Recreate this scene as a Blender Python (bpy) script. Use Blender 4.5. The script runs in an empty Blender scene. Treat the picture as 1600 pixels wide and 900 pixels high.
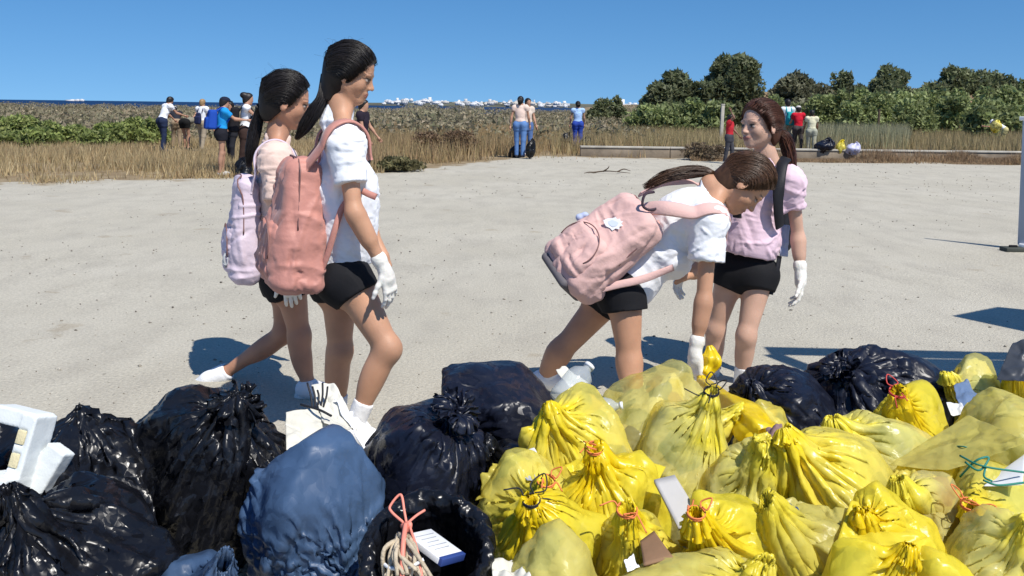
import bpy, math, random, time
import numpy as np
from mathutils import Vector, Matrix

SC = bpy.context.scene
COL = SC.collection
T0 = time.time()

# ------------------------------------------------------------------ camera
F_PX, PX, PY = 1400.0, 800.0, 239.0          # focal length and principal point, photo pixels (1600 x 900)
CAM_H = 1.37
PITCH, ROLL = math.radians(3.0), math.radians(0.75)
_fw = np.array([0, math.cos(PITCH), -math.sin(PITCH)])
_u0 = np.array([0, math.sin(PITCH), math.cos(PITCH)])
_x0 = np.array([1.0, 0, 0])
_rt = math.cos(ROLL) * _x0 + math.sin(ROLL) * _u0
_up = -math.sin(ROLL) * _x0 + math.cos(ROLL) * _u0
CAM = np.array([0, 0, CAM_H])
cam_d = bpy.data.cameras.new('camera')
cam_d.sensor_width = 36.0
cam_d.sensor_fit = 'HORIZONTAL'
cam_d.lens = 36.0 * F_PX / 1600.0
cam_d.shift_y = -(450.0 - PY) / 1600.0
cam_d.clip_start, cam_d.clip_end = 0.05, 60000
cam = bpy.data.objects.new('camera', cam_d)
COL.objects.link(cam)
cam.matrix_world = Matrix(((_rt[0], _up[0], -_fw[0], 0), (_rt[1], _up[1], -_fw[1], 0), (_rt[2], _up[2], -_fw[2], CAM_H), (0, 0, 0, 1)))
SC.camera = cam

def ray(u, v):
    return _fw + (u - PX) / F_PX * _rt + (PY - v) / F_PX * _up
def P(u, v, Y):                               # world point at photo pixel (u, v), Y metres ahead
    d = ray(u, v)
    return CAM + d * (Y / d[1])
def G(u, v, z=0.0):                           # ground point
    d = ray(u, v)
    return CAM + d * ((z - CAM_H) / d[2])

# ------------------------------------------------------------------ light
SUN_EL, SUN_ROT = math.radians(55.0), math.radians(143.0)
w = bpy.data.worlds.new('World')
SC.world = w
w.use_nodes = True
wn = w.node_tree
wn.nodes.clear()
_sky = wn.nodes.new('ShaderNodeTexSky')
_sky.sky_type = 'NISHITA'
_sky.sun_disc = False
_sky.sun_elevation, _sky.sun_rotation = SUN_EL, SUN_ROT
_sky.altitude, _sky.air_density, _sky.dust_density, _sky.ozone_density = 0, 1.0, 0.2, 4.0
_tc = wn.nodes.new('ShaderNodeTexCoord')
_vm = wn.nodes.new('ShaderNodeVectorMath'); _vm.operation = 'MULTIPLY_ADD'
_vm.inputs[1].default_value = (1, 1, 0.9)
_vm.inputs[2].default_value = (0, 0, 0.16)
_hs = wn.nodes.new('ShaderNodeHueSaturation'); _hs.inputs['Saturation'].default_value = 1.27
_bg = wn.nodes.new('ShaderNodeBackground'); _bg.inputs['Strength'].default_value = 0.122
_wo = wn.nodes.new('ShaderNodeOutputWorld')
wn.links.new(_tc.outputs['Generated'], _vm.inputs[0])
wn.links.new(_vm.outputs[0], _sky.inputs['Vector'])
wn.links.new(_sky.outputs[0], _hs.inputs['Color'])
wn.links.new(_hs.outputs[0], _bg.inputs['Color'])
wn.links.new(_bg.outputs[0], _wo.inputs['Surface'])

sl = bpy.data.lights.new('sun', 'SUN')
sl.energy = 5.0
sl.angle = math.radians(0.5)
sl.color = (1.0, 0.955, 0.88)
so = bpy.data.objects.new('sun', sl)
COL.objects.link(so)
_sd = Vector((math.sin(SUN_ROT) * math.cos(SUN_EL), math.cos(SUN_ROT) * math.cos(SUN_EL), math.sin(SUN_EL)))
so.rotation_euler = _sd.to_track_quat('Z', 'Y').to_euler()
so.location = _sd * 30
LIGHT_DIR = -np.array(_sd)

SC.view_settings.view_transform = 'Standard'
SC.view_settings.look = 'None'
SC.view_settings.exposure = 0.11
SC.view_settings.gamma = 1.0
SC.cycles.max_bounces = 8
SC.cycles.transparent_max_bounces = 10
SC.cycles.use_denoising = True

# ------------------------------------------------------------------ numpy helpers
def nrm(v):
    v = np.asarray(v, float)
    return v / (np.linalg.norm(v, axis=-1, keepdims=True) + 1e-12)

def _hash(i, j, k, seed):
    n = (i * 374761393 + j * 668265263 + k * 1274126177 + seed * 974634777) & 0xFFFFFFFF
    n = ((n ^ (n >> 13)) * 1274126177) & 0xFFFFFFFF
    n = n ^ (n >> 16)
    return (n & 0xFFFF) / 32767.5 - 1.0

def vnoise(p, seed=0):                        # smooth value noise in [-1, 1], p (N, 3)
    p = np.asarray(p, float)
    i = np.floor(p).astype(np.int64)
    f = p - i
    f = f * f * (3 - 2 * f)
    o = 0
    for dx in (0, 1):
        wx = f[..., 0] if dx else 1 - f[..., 0]
        for dy in (0, 1):
            wy = f[..., 1] if dy else 1 - f[..., 1]
            for dz in (0, 1):
                wz = f[..., 2] if dz else 1 - f[..., 2]
                o = o + wx * wy * wz * _hash(i[..., 0] + dx, i[..., 1] + dy, i[..., 2] + dz, seed)
    return o

def worley(p, seed=0):                        # distance to the nearest of random cell points
    i = np.floor(p).astype(np.int64); best = np.full(len(p), 9.0)
    for dx in (-1, 0, 1):
        for dy in (-1, 0, 1):
            for dz in (-1, 0, 1):
                a, b, c = i[:, 0] + dx, i[:, 1] + dy, i[:, 2] + dz
                q = np.stack([a + .5 + .5 * _hash(a, b, c, seed), b + .5 + .5 * _hash(a, b, c, seed + 1), c + .5 + .5 * _hash(a, b, c, seed + 2)], 1)
                best = np.minimum(best, np.linalg.norm(p - q, axis=1))
    return best

def fbm(p, seed=0, octs=3):
    o, a = 0, 1.0
    for k in range(octs):
        o = o + a * vnoise(p * 2 ** k, seed + 17 * k)
        a *= 0.5
    return o

# ------------------------------------------------------------------ objects
BASE = {}                                     # world position that an object's mesh coordinates are measured from
def put(name, V, F, mat=None, parent=None, smooth=True, base=None, cols=None):
    """One mesh object from numpy arrays; F is (N,3), (N,4) or a list of faces."""
    me = bpy.data.meshes.new(name)
    V = np.asarray(V, np.float32)
    if parent is not None and base is None:
        base = BASE.get(parent.name, np.zeros(3))
    if base is not None:
        V = V - np.asarray(base, np.float32)
    if isinstance(F, list) and len({len(f) for f in F}) > 1:
        me.from_pydata(V.tolist(), [], F)
    else:
        F = np.asarray(F, np.int32)
        n, m = F.shape
        me.vertices.add(len(V)); me.vertices.foreach_set('co', V.ravel())
        me.loops.add(n * m); me.loops.foreach_set('vertex_index', F.ravel())
        me.polygons.add(n)
        me.polygons.foreach_set('loop_start', np.arange(0, n * m, m, dtype=np.int32))
        me.polygons.foreach_set('loop_total', np.full(n, m, np.int32))
        me.update(calc_edges=True)
    if smooth:
        me.polygons.foreach_set('use_smooth', np.ones(len(me.polygons), bool))
    if cols is not None:
        for an, arr in cols.items():
            a = me.attributes.new(an, 'FLOAT_COLOR', 'POINT')
            arr = np.asarray(arr, np.float32)
            if arr.shape[1] == 3:
                arr = np.hstack([arr, np.ones((len(arr), 1), np.float32)])
            a.data.foreach_set('color', arr.ravel())
    if mat is not None:
        me.materials.append(mat)
    o = bpy.data.objects.new(name, me)
    COL.objects.link(o)
    if parent is not None:
        o.parent = parent
    if base is not None:
        BASE[o.name] = np.asarray(base, float)
    return o

def tag(o, label=None, cat=None, group=None, kind=None):
    if label: o['label'] = label
    if cat: o['category'] = cat
    if group: o['group'] = group
    if kind: o['kind'] = kind
    return o

def thing(name, base, label, cat, group=None):
    o = bpy.data.objects.new(name, None)
    o.empty_display_size = 0.1
    o.location = Vector(base)
    COL.objects.link(o)
    BASE[o.name] = np.asarray(base, float)
    return tag(o, label, cat, group)

def merge(parts):
    Vs, Fs, n = [], [], 0
    for V, F in parts:
        Vs.append(np.asarray(V, float)); Fs.append(np.asarray(F) + n); n += len(V)
    return np.vstack(Vs), np.vstack(Fs)

def catmull(pts, n):
    pts = np.asarray(pts, float)
    if len(pts) == 2:
        t = np.linspace(0, 1, n)[:, None]
        return pts[0] * (1 - t) + pts[1] * t
    e = np.vstack([2 * pts[0] - pts[1], pts, 2 * pts[-1] - pts[-2]])
    t = np.linspace(0, len(pts) - 1 - 1e-6, n)
    i = t.astype(int); f = (t - i)[:, None]
    a, b, c, d = e[i], e[i + 1], e[i + 2], e[i + 3]
    return 0.5 * (2 * b + (c - a) * f + (2 * a - 5 * b + 4 * c - d) * f ** 2 + (3 * b - a - 3 * c + d) * f ** 3)

def frames(C):
    T = nrm(np.gradient(C, axis=0))
    ref = np.array([0, 0, 1.0]) if abs(T[0, 2]) < 0.9 else np.array([1.0, 0, 0])
    N = np.zeros_like(C)
    n = nrm(np.cross(T[0], ref))
    for i in range(len(C)):
        n = nrm(n - T[i] * np.dot(n, T[i]))
        N[i] = n
    return T, N, np.cross(T, N)

def tube(C, r, m=6, n=None):
    """Tube along points C with radius r (scalar or per control point)."""
    C = np.asarray(C, float)
    if n:
        k = len(C)
        rr = np.full(k, r, float) if np.isscalar(r) else np.asarray(r, float)
        r = np.interp(np.linspace(0, k - 1, n), np.arange(k), rr)
        C = catmull(C, n)
    r = np.full(len(C), r, float) if np.isscalar(r) else np.asarray(r, float)
    T, N, B = frames(C)
    a = np.arange(m) * 2 * math.pi / m
    V = C[:, None] + r[:, None, None] * (np.cos(a)[None, :, None] * N[:, None] + np.sin(a)[None, :, None] * B[:, None])
    V = V.reshape(-1, 3)
    i, j = np.meshgrid(np.arange(len(C) - 1), np.arange(m), indexing='ij')
    F = np.stack([i * m + j, i * m + (j + 1) % m, (i + 1) * m + (j + 1) % m, (i + 1) * m + j], -1).reshape(-1, 4)
    V = np.vstack([V, C[:1], C[-1:]])
    c0, c1 = len(V) - 2, len(V) - 1
    j = np.arange(m); e = (len(C) - 1) * m
    F = np.vstack([F, np.stack([np.full(m, c0), (j + 1) % m, j, j], -1), np.stack([np.full(m, c1), e + j, e + (j + 1) % m, e + (j + 1) % m], -1)])
    return V, F

def tri(Q):                                   # quads (maybe degenerate) to triangles
    Q = np.asarray(Q)
    A = Q[:, [0, 1, 2]]; B = Q[:, [0, 2, 3]]
    A = A[(A[:, 0] != A[:, 1]) & (A[:, 1] != A[:, 2]) & (A[:, 0] != A[:, 2])]
    B = B[(B[:, 0] != B[:, 1]) & (B[:, 1] != B[:, 2]) & (B[:, 0] != B[:, 2])]
    return np.vstack([A, B])

def strap(C, N, w, t):
    """Flat band along C, N = outward normals per point, width w, thickness t."""
    C = np.asarray(C, float); T = nrm(np.gradient(C, axis=0))
    N = nrm(N - T * np.sum(N * T, 1, keepdims=True)); S = np.cross(T, N)
    w = np.full(len(C), w) if np.isscalar(w) else np.asarray(w)
    prof = [(-.5, 0), (-.42, 1), (0, 1.15), (.42, 1), (.5, 0), (.42, -.3), (-.42, -.3)]
    m = len(prof)
    V = np.stack([C + S * (w[:, None] * a) + N * (t * b) for a, b in prof], 1).reshape(-1, 3)
    i, j = np.meshgrid(np.arange(len(C) - 1), np.arange(m), indexing='ij')
    F = np.stack([i * m + j, (i + 1) * m + j, (i + 1) * m + (j + 1) % m, i * m + (j + 1) % m], -1).reshape(-1, 4)
    e = (len(C) - 1) * m
    caps = [[0, 6, 5, 4], [0, 4, 3, 2], [0, 2, 1, 1], [e, e + 4, e + 5, e + 6], [e, e + 2, e + 3, e + 4], [e, e + 1, e + 2, e + 2]]
    return V, tri(np.vstack([F, np.array(caps)]))

def box(c, half, R=None):
    s = np.array([[x, y, z] for x in (-1, 1) for y in (-1, 1) for z in (-1, 1)], float) * np.asarray(half)
    if R is not None:
        s = s @ np.asarray(R).T
    return s + np.asarray(c), np.array([[0, 1, 3, 2], [4, 6, 7, 5], [0, 4, 5, 1], [2, 3, 7, 6], [0, 2, 6, 4], [1, 5, 7, 3]])

def bevbox(name, c, half, R, mat, parent=None, bev=0.005, seg=2):
    V, F = box(c, half, R)
    o = put(name, V, F, mat, parent, smooth=False)
    m = o.modifiers.new('bevel', 'BEVEL'); m.width = bev; m.segments = seg
    return o

def rotz(a):
    c, s = math.cos(a), math.sin(a)
    return np.array([[c, -s, 0], [s, c, 0], [0, 0, 1]])
def rotx(a):
    c, s = math.cos(a), math.sin(a)
    return np.array([[1, 0, 0], [0, c, -s], [0, s, c]])
def roty(a):
    c, s = math.cos(a), math.sin(a)
    return np.array([[c, 0, s], [0, 1, 0], [-s, 0, c]])

# ------------------------------------------------------------------ signed distance modelling
class Sdf:
    """Smooth-union modelling: add primitives, then mesh() gives one continuous surface."""
    def __init__(s): s.p = []
    def add(s, fn, lo, hi, op=0, k=0.02): s.p.append((fn, np.asarray(lo, float), np.asarray(hi, float), op, k)); return s
    def cone(s, a, b, ra, rb, k=0.02, op=0, clip=None):
        a = np.asarray(a, float); b = np.asarray(b, float); d = b - a; L = d @ d + 1e-12; r = max(ra, rb)
        def fn(p):
            q = p - a
            t = np.clip(q @ d / L, 0, 1)
            o = np.linalg.norm(q - t[..., None] * d, axis=-1) - (ra + t * (rb - ra))
            if clip:
                for c, n in clip:
                    o = np.maximum(o, (p - np.asarray(c)) @ np.asarray(n))
            return o
        return s.add(fn, np.minimum(a, b) - r, np.maximum(a, b) + r, op, k)
    def ell(s, c, r, R=None, k=0.02, op=0):
        c = np.asarray(c, float); r = np.asarray(r, float); M = np.eye(3) if R is None else np.asarray(R, float)
        def fn(p):
            q = (p - c) @ M
            k0 = np.linalg.norm(q / r, axis=-1); k1 = np.linalg.norm(q / (r * r), axis=-1) + 1e-9
            return k0 * (k0 - 1) / k1
        e = np.sqrt((M ** 2) @ (r ** 2))
        return s.add(fn, c - e, c + e, op, k)
    def rbox(s, c, h, rad, R=None, k=0.02, op=0, taper=0.0):
        c = np.asarray(c, float); h = np.asarray(h, float); M = np.eye(3) if R is None else np.asarray(R, float)
        def fn(p):
            q = (p - c) @ M
            if taper:
                f = 1 - taper * np.clip(q[..., 2:3] / h[2], -1, 1)
                q = np.concatenate([q[..., :2] / f, q[..., 2:]], -1)
            q = np.abs(q) - (h - rad)
            return np.linalg.norm(np.maximum(q, 0), axis=-1) + np.minimum(q.max(-1), 0) - rad
        e = np.abs(M) @ h * (1 + abs(taper))
        return s.add(fn, c - e, c + e, op, k)
    def __call__(s, p):
        p = np.asarray(p, float); F = np.full(p.shape[:-1], 1.0)
        for fn, lo, hi, op, k in s.p:
            F = s._mix(F, fn(p), op, k)
        return F
    @staticmethod
    def _mix(F, d, op, k):
        if op == 0:
            hh = np.maximum(k - np.abs(F - d), 0) / k
            return np.minimum(F, d) - hh * hh * k * 0.25
        if op == 1:
            d = -d
        hh = np.maximum(k - np.abs(F - d), 0) / k
        return np.maximum(F, d) + hh * hh * k * 0.25
    def mesh(s, h, planes=(), pad=None):
        pos = [q for q in s.p if q[3] == 0]
        lo = np.min([q[1] for q in pos], 0) - 4 * h; hi = np.max([q[2] for q in pos], 0) + 4 * h
        n = np.ceil((hi - lo) / h).astype(int) + 1
        F = np.full(n, 1.0, np.float32)
        ax = [lo[i] + h * np.arange(n[i]) for i in range(3)]
        for fn, a, b, op, k in s.p:
            m = k + 3 * h
            i0 = np.clip(np.floor((a - m - lo) / h).astype(int), 0, n); i1 = np.clip(np.ceil((b + m - lo) / h).astype(int) + 1, 0, n)
            if (i1 <= i0).any(): continue
            sl = tuple(slice(i0[i], i1[i]) for i in range(3))
            pts = np.stack(np.meshgrid(*[ax[i][sl[i]] for i in range(3)], indexing='ij'), -1)
            F[sl] = s._mix(F[sl], fn(pts), op, k)
        for c, nn in planes:
            c = np.asarray(c); nn = nrm(nn)
            d = (ax[0] - c[0])[:, None, None] * nn[0] + (ax[1] - c[1])[None, :, None] * nn[1] + (ax[2] - c[2])[None, None, :] * nn[2]
            F = np.maximum(F, d.astype(np.float32))
        return surface_nets(F, h, lo)

def surface_nets(F, h, org):
    S = F < 0
    c = np.zeros(tuple(x - 1 for x in F.shape), np.uint8)
    offs = [(i, j, k) for i in (0, 1) for j in (0, 1) for k in (0, 1)]
    sh = c.shape
    for i, j, k in offs:
        c += S[i:i + sh[0], j:j + sh[1], k:k + sh[2]]
    act = (c > 0) & (c < 8)
    idx = np.argwhere(act)
    vals = np.stack([F[idx[:, 0] + i, idx[:, 1] + j, idx[:, 2] + k] for i, j, k in offs], 1).astype(float)
    pos = np.zeros((len(idx), 3)); cnt = np.zeros(len(idx))
    for a in range(8):
        for b in range(a + 1, 8):
            oa, ob = np.array(offs[a]), np.array(offs[b])
            if np.abs(oa - ob).sum() != 1: continue
            va, vb = vals[:, a], vals[:, b]
            m = (va < 0) != (vb < 0)
            t = va[m] / (va[m] - vb[m])
            pos[m] += oa + t[:, None] * (ob - oa)
            cnt[m] += 1
    V = (idx + pos / cnt[:, None]) * h + org
    ID = np.full(sh, -1, np.int32); ID[act] = np.arange(len(idx))
    Q = []
    for ax in range(3):
        A = [slice(None)] * 3; B = [slice(None)] * 3
        A[ax] = slice(0, -1); B[ax] = slice(1, None)
        d = S[tuple(A)] != S[tuple(B)]
        e = np.argwhere(d)
        u, v = [(1, 2), (2, 0), (0, 1)][ax]
        ok = (e[:, u] > 0) & (e[:, v] > 0) & (e[:, u] < sh[u]) & (e[:, v] < sh[v])
        e = e[ok]
        ins = S[e[:, 0], e[:, 1], e[:, 2]]
        q = []
        for du, dv in ((-1, -1), (0, -1), (0, 0), (-1, 0)):
            f = e.copy(); f[:, u] += du; f[:, v] += dv
            q.append(ID[f[:, 0], f[:, 1], f[:, 2]])
        q = np.stack(q, 1)
        q[~ins] = q[~ins][:, ::-1]
        Q.append(q)
    return V, np.vstack(Q)

def vnormals(V, F):
    n = np.zeros_like(V)
    fn = np.cross(V[F[:, 2]] - V[F[:, 0]], V[F[:, -1]] - V[F[:, 1]]) if F.shape[1] == 4 else np.cross(V[F[:, 1]] - V[F[:, 0]], V[F[:, 2]] - V[F[:, 0]])
    for i in range(F.shape[1]):
        for a in range(3):
            n[:, a] += np.bincount(F[:, i], fn[:, a], len(V))
    return nrm(n)

def creases(V, F, n, amp, seed, L=(.04, .16), w=(.010, .032), toward=None, bias=.5, where=None, out=.7):
    """Straight sharp folds of finite length, as in thin film or cloth: each is a tent-shaped ridge or valley."""
    rg = np.random.default_rng(seed); N = vnormals(V, F); D = np.zeros(len(V))
    idx = np.arange(len(V)) if where is None else np.where(where)[0]
    for k in range(n):
        i = idx[rg.integers(len(idx))]; p, nn = V[i], N[i]
        t = rg.normal(0, 1, 3)
        if toward is not None and rg.uniform() < bias:
            t = (np.asarray(toward) - p if np.ndim(toward) == 1 and np.linalg.norm(toward) > 1.5 else np.asarray(toward)) * 1.0; t = nrm(t) + rg.normal(0, .22, 3)
        t = nrm(t - nn * (t @ nn)); b = np.cross(nn, t)
        l = rg.uniform(*L); ww = rg.uniform(*w) * (.5 + l / L[1] * .7); a = amp * rg.uniform(.35, 1.0) * (1 if rg.uniform() < out else -1)
        r = V - p; s = r @ t
        m = np.abs(s) < l
        if m.sum() < 3: continue
        rm = r[m]; sm = s[m]; d = rm @ b + rg.normal(0, 1.2) * sm ** 2; h = rm @ nn
        wd = ww * (.5 + .5 * (1 - (sm / l) ** 2))
        D[m] += a * (1 - (sm / l) ** 2) * np.clip(1 - np.abs(d) / wd, 0, 1) * (np.abs(h) < .10)
    return V + N * D[:, None]

# ------------------------------------------------------------------ materials
def mat(name, col=(.5, .5, .5), rough=.6, spec=.4, bump=0.0, bscale=60, var=0.0, vscale=8, sheen=0.0, metal=0.0, sss=0.0, detail=4, stretch=None, coat=0.0):
    m = bpy.data.materials.new(name); m.use_nodes = True
    nt = m.node_tree; b = nt.nodes['Principled BSDF']
    b.inputs['Base Color'].default_value = (*col, 1)
    b.inputs['Roughness'].default_value = rough
    b.inputs['Specular IOR Level'].default_value = spec
    b.inputs['Metallic'].default_value = metal
    b.inputs['Sheen Weight'].default_value = sheen
    b.inputs['Coat Weight'].default_value = coat
    if sss:
        b.inputs['Subsurface Weight'].default_value = sss
        b.inputs['Subsurface Radius'].default_value = (1, .35, .2)
        b.inputs['Subsurface Scale'].default_value = .012
    if bump or var:
        tc = nt.nodes.new('ShaderNodeTexCoord')
        vec = tc.outputs['Object']
        if stretch:
            mp = nt.nodes.new('ShaderNodeMapping'); mp.inputs['Scale'].default_value = stretch
            nt.links.new(vec, mp.inputs['Vector']); vec = mp.outputs[0]
    if var:
        n = nt.nodes.new('ShaderNodeTexNoise'); n.inputs['Scale'].default_value = vscale; n.inputs['Detail'].default_value = detail
        nt.links.new(vec, n.inputs['Vector'])
        mr = nt.nodes.new('ShaderNodeMapRange'); mr.inputs['From Min'].default_value = .3; mr.inputs['From Max'].default_value = .7
        mr.inputs['To Min'].default_value = 1 - var; mr.inputs['To Max'].default_value = 1 + var
        nt.links.new(n.outputs[0], mr.inputs[0])
        mx = nt.nodes.new('ShaderNodeVectorMath'); mx.operation = 'SCALE'
        mx.inputs[0].default_value = col
        nt.links.new(mr.outputs[0], mx.inputs['Scale'])
        nt.links.new(mx.outputs[0], b.inputs['Base Color'])
    if bump:
        n = nt.nodes.new('ShaderNodeTexNoise'); n.inputs['Scale'].default_value = bscale; n.inputs['Detail'].default_value = detail
        nt.links.new(vec, n.inputs['Vector'])
        bp = nt.nodes.new('ShaderNodeBump'); bp.inputs['Strength'].default_value = bump; bp.inputs['Distance'].default_value = .01
        nt.links.new(n.outputs[0], bp.inputs['Height'])
        nt.links.new(bp.outputs[0], b.inputs['Normal'])
    return m

def skin_mat(name, col):
    m = mat(name, col, .50, .32, bump=.10, bscale=160, var=.13, vscale=9, sss=.08, detail=8)
    nt = m.node_tree; b = nt.nodes['Principled BSDF']
    src = b.inputs['Base Color'].links[0].from_socket
    at = nt.nodes.new('ShaderNodeAttribute'); at.attribute_name = 'paint'
    mx = nt.nodes.new('ShaderNodeMix'); mx.data_type = 'RGBA'
    nt.links.new(at.outputs['Alpha'], mx.inputs[0])
    nt.links.new(src, mx.inputs[6]); nt.links.new(at.outputs['Color'], mx.inputs[7])
    nt.links.new(mx.outputs[2], b.inputs['Base Color'])
    return m

def attr_mat(name, rough=.7, spec=.3, attr='col', trans=0.0, bump=0.0, bscale=80):
    """Base colour from the mesh's own colour attribute (each leaf or blade has its colour)."""
    m = mat(name, (.5, .5, .5), rough, spec, bump=bump, bscale=bscale)
    nt = m.node_tree; b = nt.nodes['Principled BSDF']
    at = nt.nodes.new('ShaderNodeAttribute'); at.attribute_name = attr
    nt.links.new(at.outputs['Color'], b.inputs['Base Color'])
    if trans:
        t = nt.nodes.new('ShaderNodeBsdfTranslucent'); nt.links.new(at.outputs['Color'], t.inputs['Color'])
        ms = nt.nodes.new('ShaderNodeMixShader'); ms.inputs[0].default_value = trans
        out = nt.nodes['Material Output']
        nt.links.new(b.outputs[0], ms.inputs[1]); nt.links.new(t.outputs[0], ms.inputs[2]); nt.links.new(ms.outputs[0], out.inputs['Surface'])
    return m
# ------------------------------------------------------------------ people
def basis(f, u):
    f = nrm(f); r = nrm(np.cross(f, u)); u = np.cross(r, f)
    return np.stack([f, r, u], 1)             # columns: forward, right, up

def head_sdf(S, hc, R, hs, smile=0.0, detail=True, ear_r=.073):
    L = lambda f, r, u: hc + R @ (np.array([f, r, u]) * hs)
    e = lambda c, rad, k=.02, op=0, RR=None: S.ell(L(*c), np.array(rad) * hs, R if RR is None else RR, k * hs, op)
    e((-.008, 0, .012), (.097, .074, .086), .03)
    e((.03, 0, -.05), (.058, .056, .072), .03)
    for s in (-1, 1):
        S.cone(L(.0, s * .048, -.066), L(.062, s * .010, -.110), .017 * hs, .014 * hs, .03 * hs)
        if detail:
            e((.05, s * .040, -.053 + .004 * smile), (.027, .022, .026), .02)
    e((.070, 0, -.108), (.016, .018, .014), .014)
    if not detail:
        S.cone(L(.084, 0, -.018), L(.102, 0, -.05), .008 * hs, .012 * hs, .012 * hs)
        return
    for s in (-1, 1):
        e((.079, s * .027, .000), (.013, .024, .008), .014)
    for s in (-1, 1):
        e((.101, s * .032, -.022), (.019, .019, .016), .012, 1)
    for s in (-1, 1):
        e((.0735, s * .031, -.023), (.0135, .0150, .0115), .003)
    S.cone(L(.082, 0, -.014), L(.1045, 0, -.050), .0075 * hs, .0095 * hs, .012 * hs)
    for s in (-1, 1):
        e((.093, s * .0105, -.054), (.0085, .0065, .0065), .006)
    e((.076, 0, -.083), (.018, .026, .017), .016)
    w = .021 + .005 * smile
    e((.0905, 0, -.0775), (.007, w, .0052), .004)
    e((.0885, 0, -.0885), (.008, w * .85, .0062), .004)
    e((.0985, 0, -.0830), (.009, w * 1.05, .0016), .003, 1)
    for s in (-1, 1):
        Re = R @ rotz(s * .35)
        e((-.006, s * ear_r, -.030), (.019, .0075, .031), .006, 0, Re)
        e((.000, s * (ear_r + .010), -.026), (.010, .007, .019), .004, 1, Re)

def head_paint(V, hc, R, hs, brow=(.03, .02, .015), lip=(.42, .13, .11), smile=0.0):
    q = ((V - hc) @ R) / hs
    f, r, u = q[:, 0], q[:, 1], q[:, 2]
    col = np.zeros((len(V), 4), np.float32)
    near = (f > .045) & (np.abs(u) < .13) & (np.abs(r) < .07)
    def put_(m, c, a):
        m = np.clip(m, 0, 1) * a * near
        col[:, :3] = np.where((m > 0)[:, None], (col[:, :3] * (1 - m[:, None]) + np.array(c) * m[:, None]), col[:, :3])
        col[:, 3] = np.maximum(col[:, 3], m)
    ar = np.abs(r)
    put_(1.6 - np.hypot((ar - .042) / .02, (u + .055) / .016), (.50, .17, .12), .22)
    by = .0035 + .006 * np.sin(np.clip((ar - .012) / .04, 0, 1) * 2.6)
    put_((1.2 - np.abs(u - by) / .0034) * ((ar > .011) & (ar < .05)), brow, .72)
    w = .024 + .005 * smile
    lipm = (1.3 - np.hypot(r / w, (u + .083 - smile * .25 * r * r / .024) / .0105)) * (f > .07)
    put_(lipm * 2, lip, .8)
    put_((1.4 - np.abs(u + .083 - smile * .25 * r * r / .024) / .0016) * (ar < w) * (f > .07), (.06, .015, .012), .75)
    ed = np.hypot((ar - .0315) / .0165, (u + .0225) / .0075)
    put_((1.0 - ed) * 5 * (f > .06), (.42, .38, .35), .9)
    put_((1.15 - np.hypot((ar - .0310) / .0068, (u + .0225) / .0068)) * 5 * (f > .06), (.035, .018, .010), 1)
    put_((1.3 - np.hypot((ar - .0315) / .018, (u + .0155) / .0032)) * 4 * (f > .055), (.012, .008, .006), .95)
    put_((1.2 - np.hypot((ar - .0315) / .017, (u + .0305) / .0016)) * 2 * (f > .055), (.12, .05, .04), .5)
    put_((1.4 - np.hypot((ar - .0085) / .004, (u + .0595) / .0025)) * 3 * (f > .08), (.10, .03, .02), .7)
    return col

def torso_sdf(S, J, s, infl=0.0, bust=1.0, low=True, slim=1.0):
    pel, che, nek = J['pelvis'], J['chest'], J['neck']
    side = nrm(J['sha'] - J['shb']); hs_ = nrm(J['hipa'] - J['hipb'])
    up1 = nrm(che - pel); up2 = nrm(nek - che)
    fr = J['front']; frp = J.get('frontp', fr)
    Rc = np.stack([nrm(fr - up2 * (fr @ up2)), side, up2], 1); Rc[:, 1] = np.cross(Rc[:, 2], Rc[:, 0])
    Rp = np.stack([nrm(frp - up1 * (frp @ up1)), hs_, up1], 1); Rp[:, 1] = np.cross(Rp[:, 2], Rp[:, 0])
    i = infl
    S.ell(pel, np.array([.100, .140 * slim, .105]) * s + i, Rp, .04)
    S.ell(pel * .52 + che * .48, np.array([.080, .108 * slim, .13]) * s + i, Rp, .05)
    S.ell(che, np.array([.090, .125 * slim, .145]) * s + i, Rc, .05)
    c2 = che * .35 + nek * .65
    S.cone(J['sha'] * .80 + c2 * .20, J['shb'] * .80 + c2 * .20, .048 * s + i, .048 * s + i, .05)
    if bust:
        for sg in (-1, 1):
            S.ell(che + Rc @ (np.array([.062, sg * .055, .0]) * s), np.array([.042, .046, .048]) * s * bust + i, Rc, .035)
    if low:
        for hp in (J['hipa'], J['hipb']):
            S.ell(hp - Rp[:, 0] * .045 * s - Rp[:, 2] * .01, np.array([.082, .082, .09]) * s + i, Rp, .04)
    return Rc, Rp

def limb_arm(S, J, k, s, hand=True):
    s = s * .94
    sh, el, wr = J['sh' + k], J['el' + k], J['wr' + k]
    S.ell(sh, np.array([.052, .052, .052]) * s, None, .03)
    S.cone(sh, el, .043 * s, .034 * s, .03)
    S.cone(el, wr, .035 * s, .023 * s, .02)
    d = nrm(wr - el)
    S.cone(el + d * .03, el * .55 + wr * .45, .037 * s, .030 * s, .03)
    if hand:
        dh = J['hd' + k]
        S.cone(wr, wr + nrm(dh) * .05 * s, .021 * s, .012 * s, .01)

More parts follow.
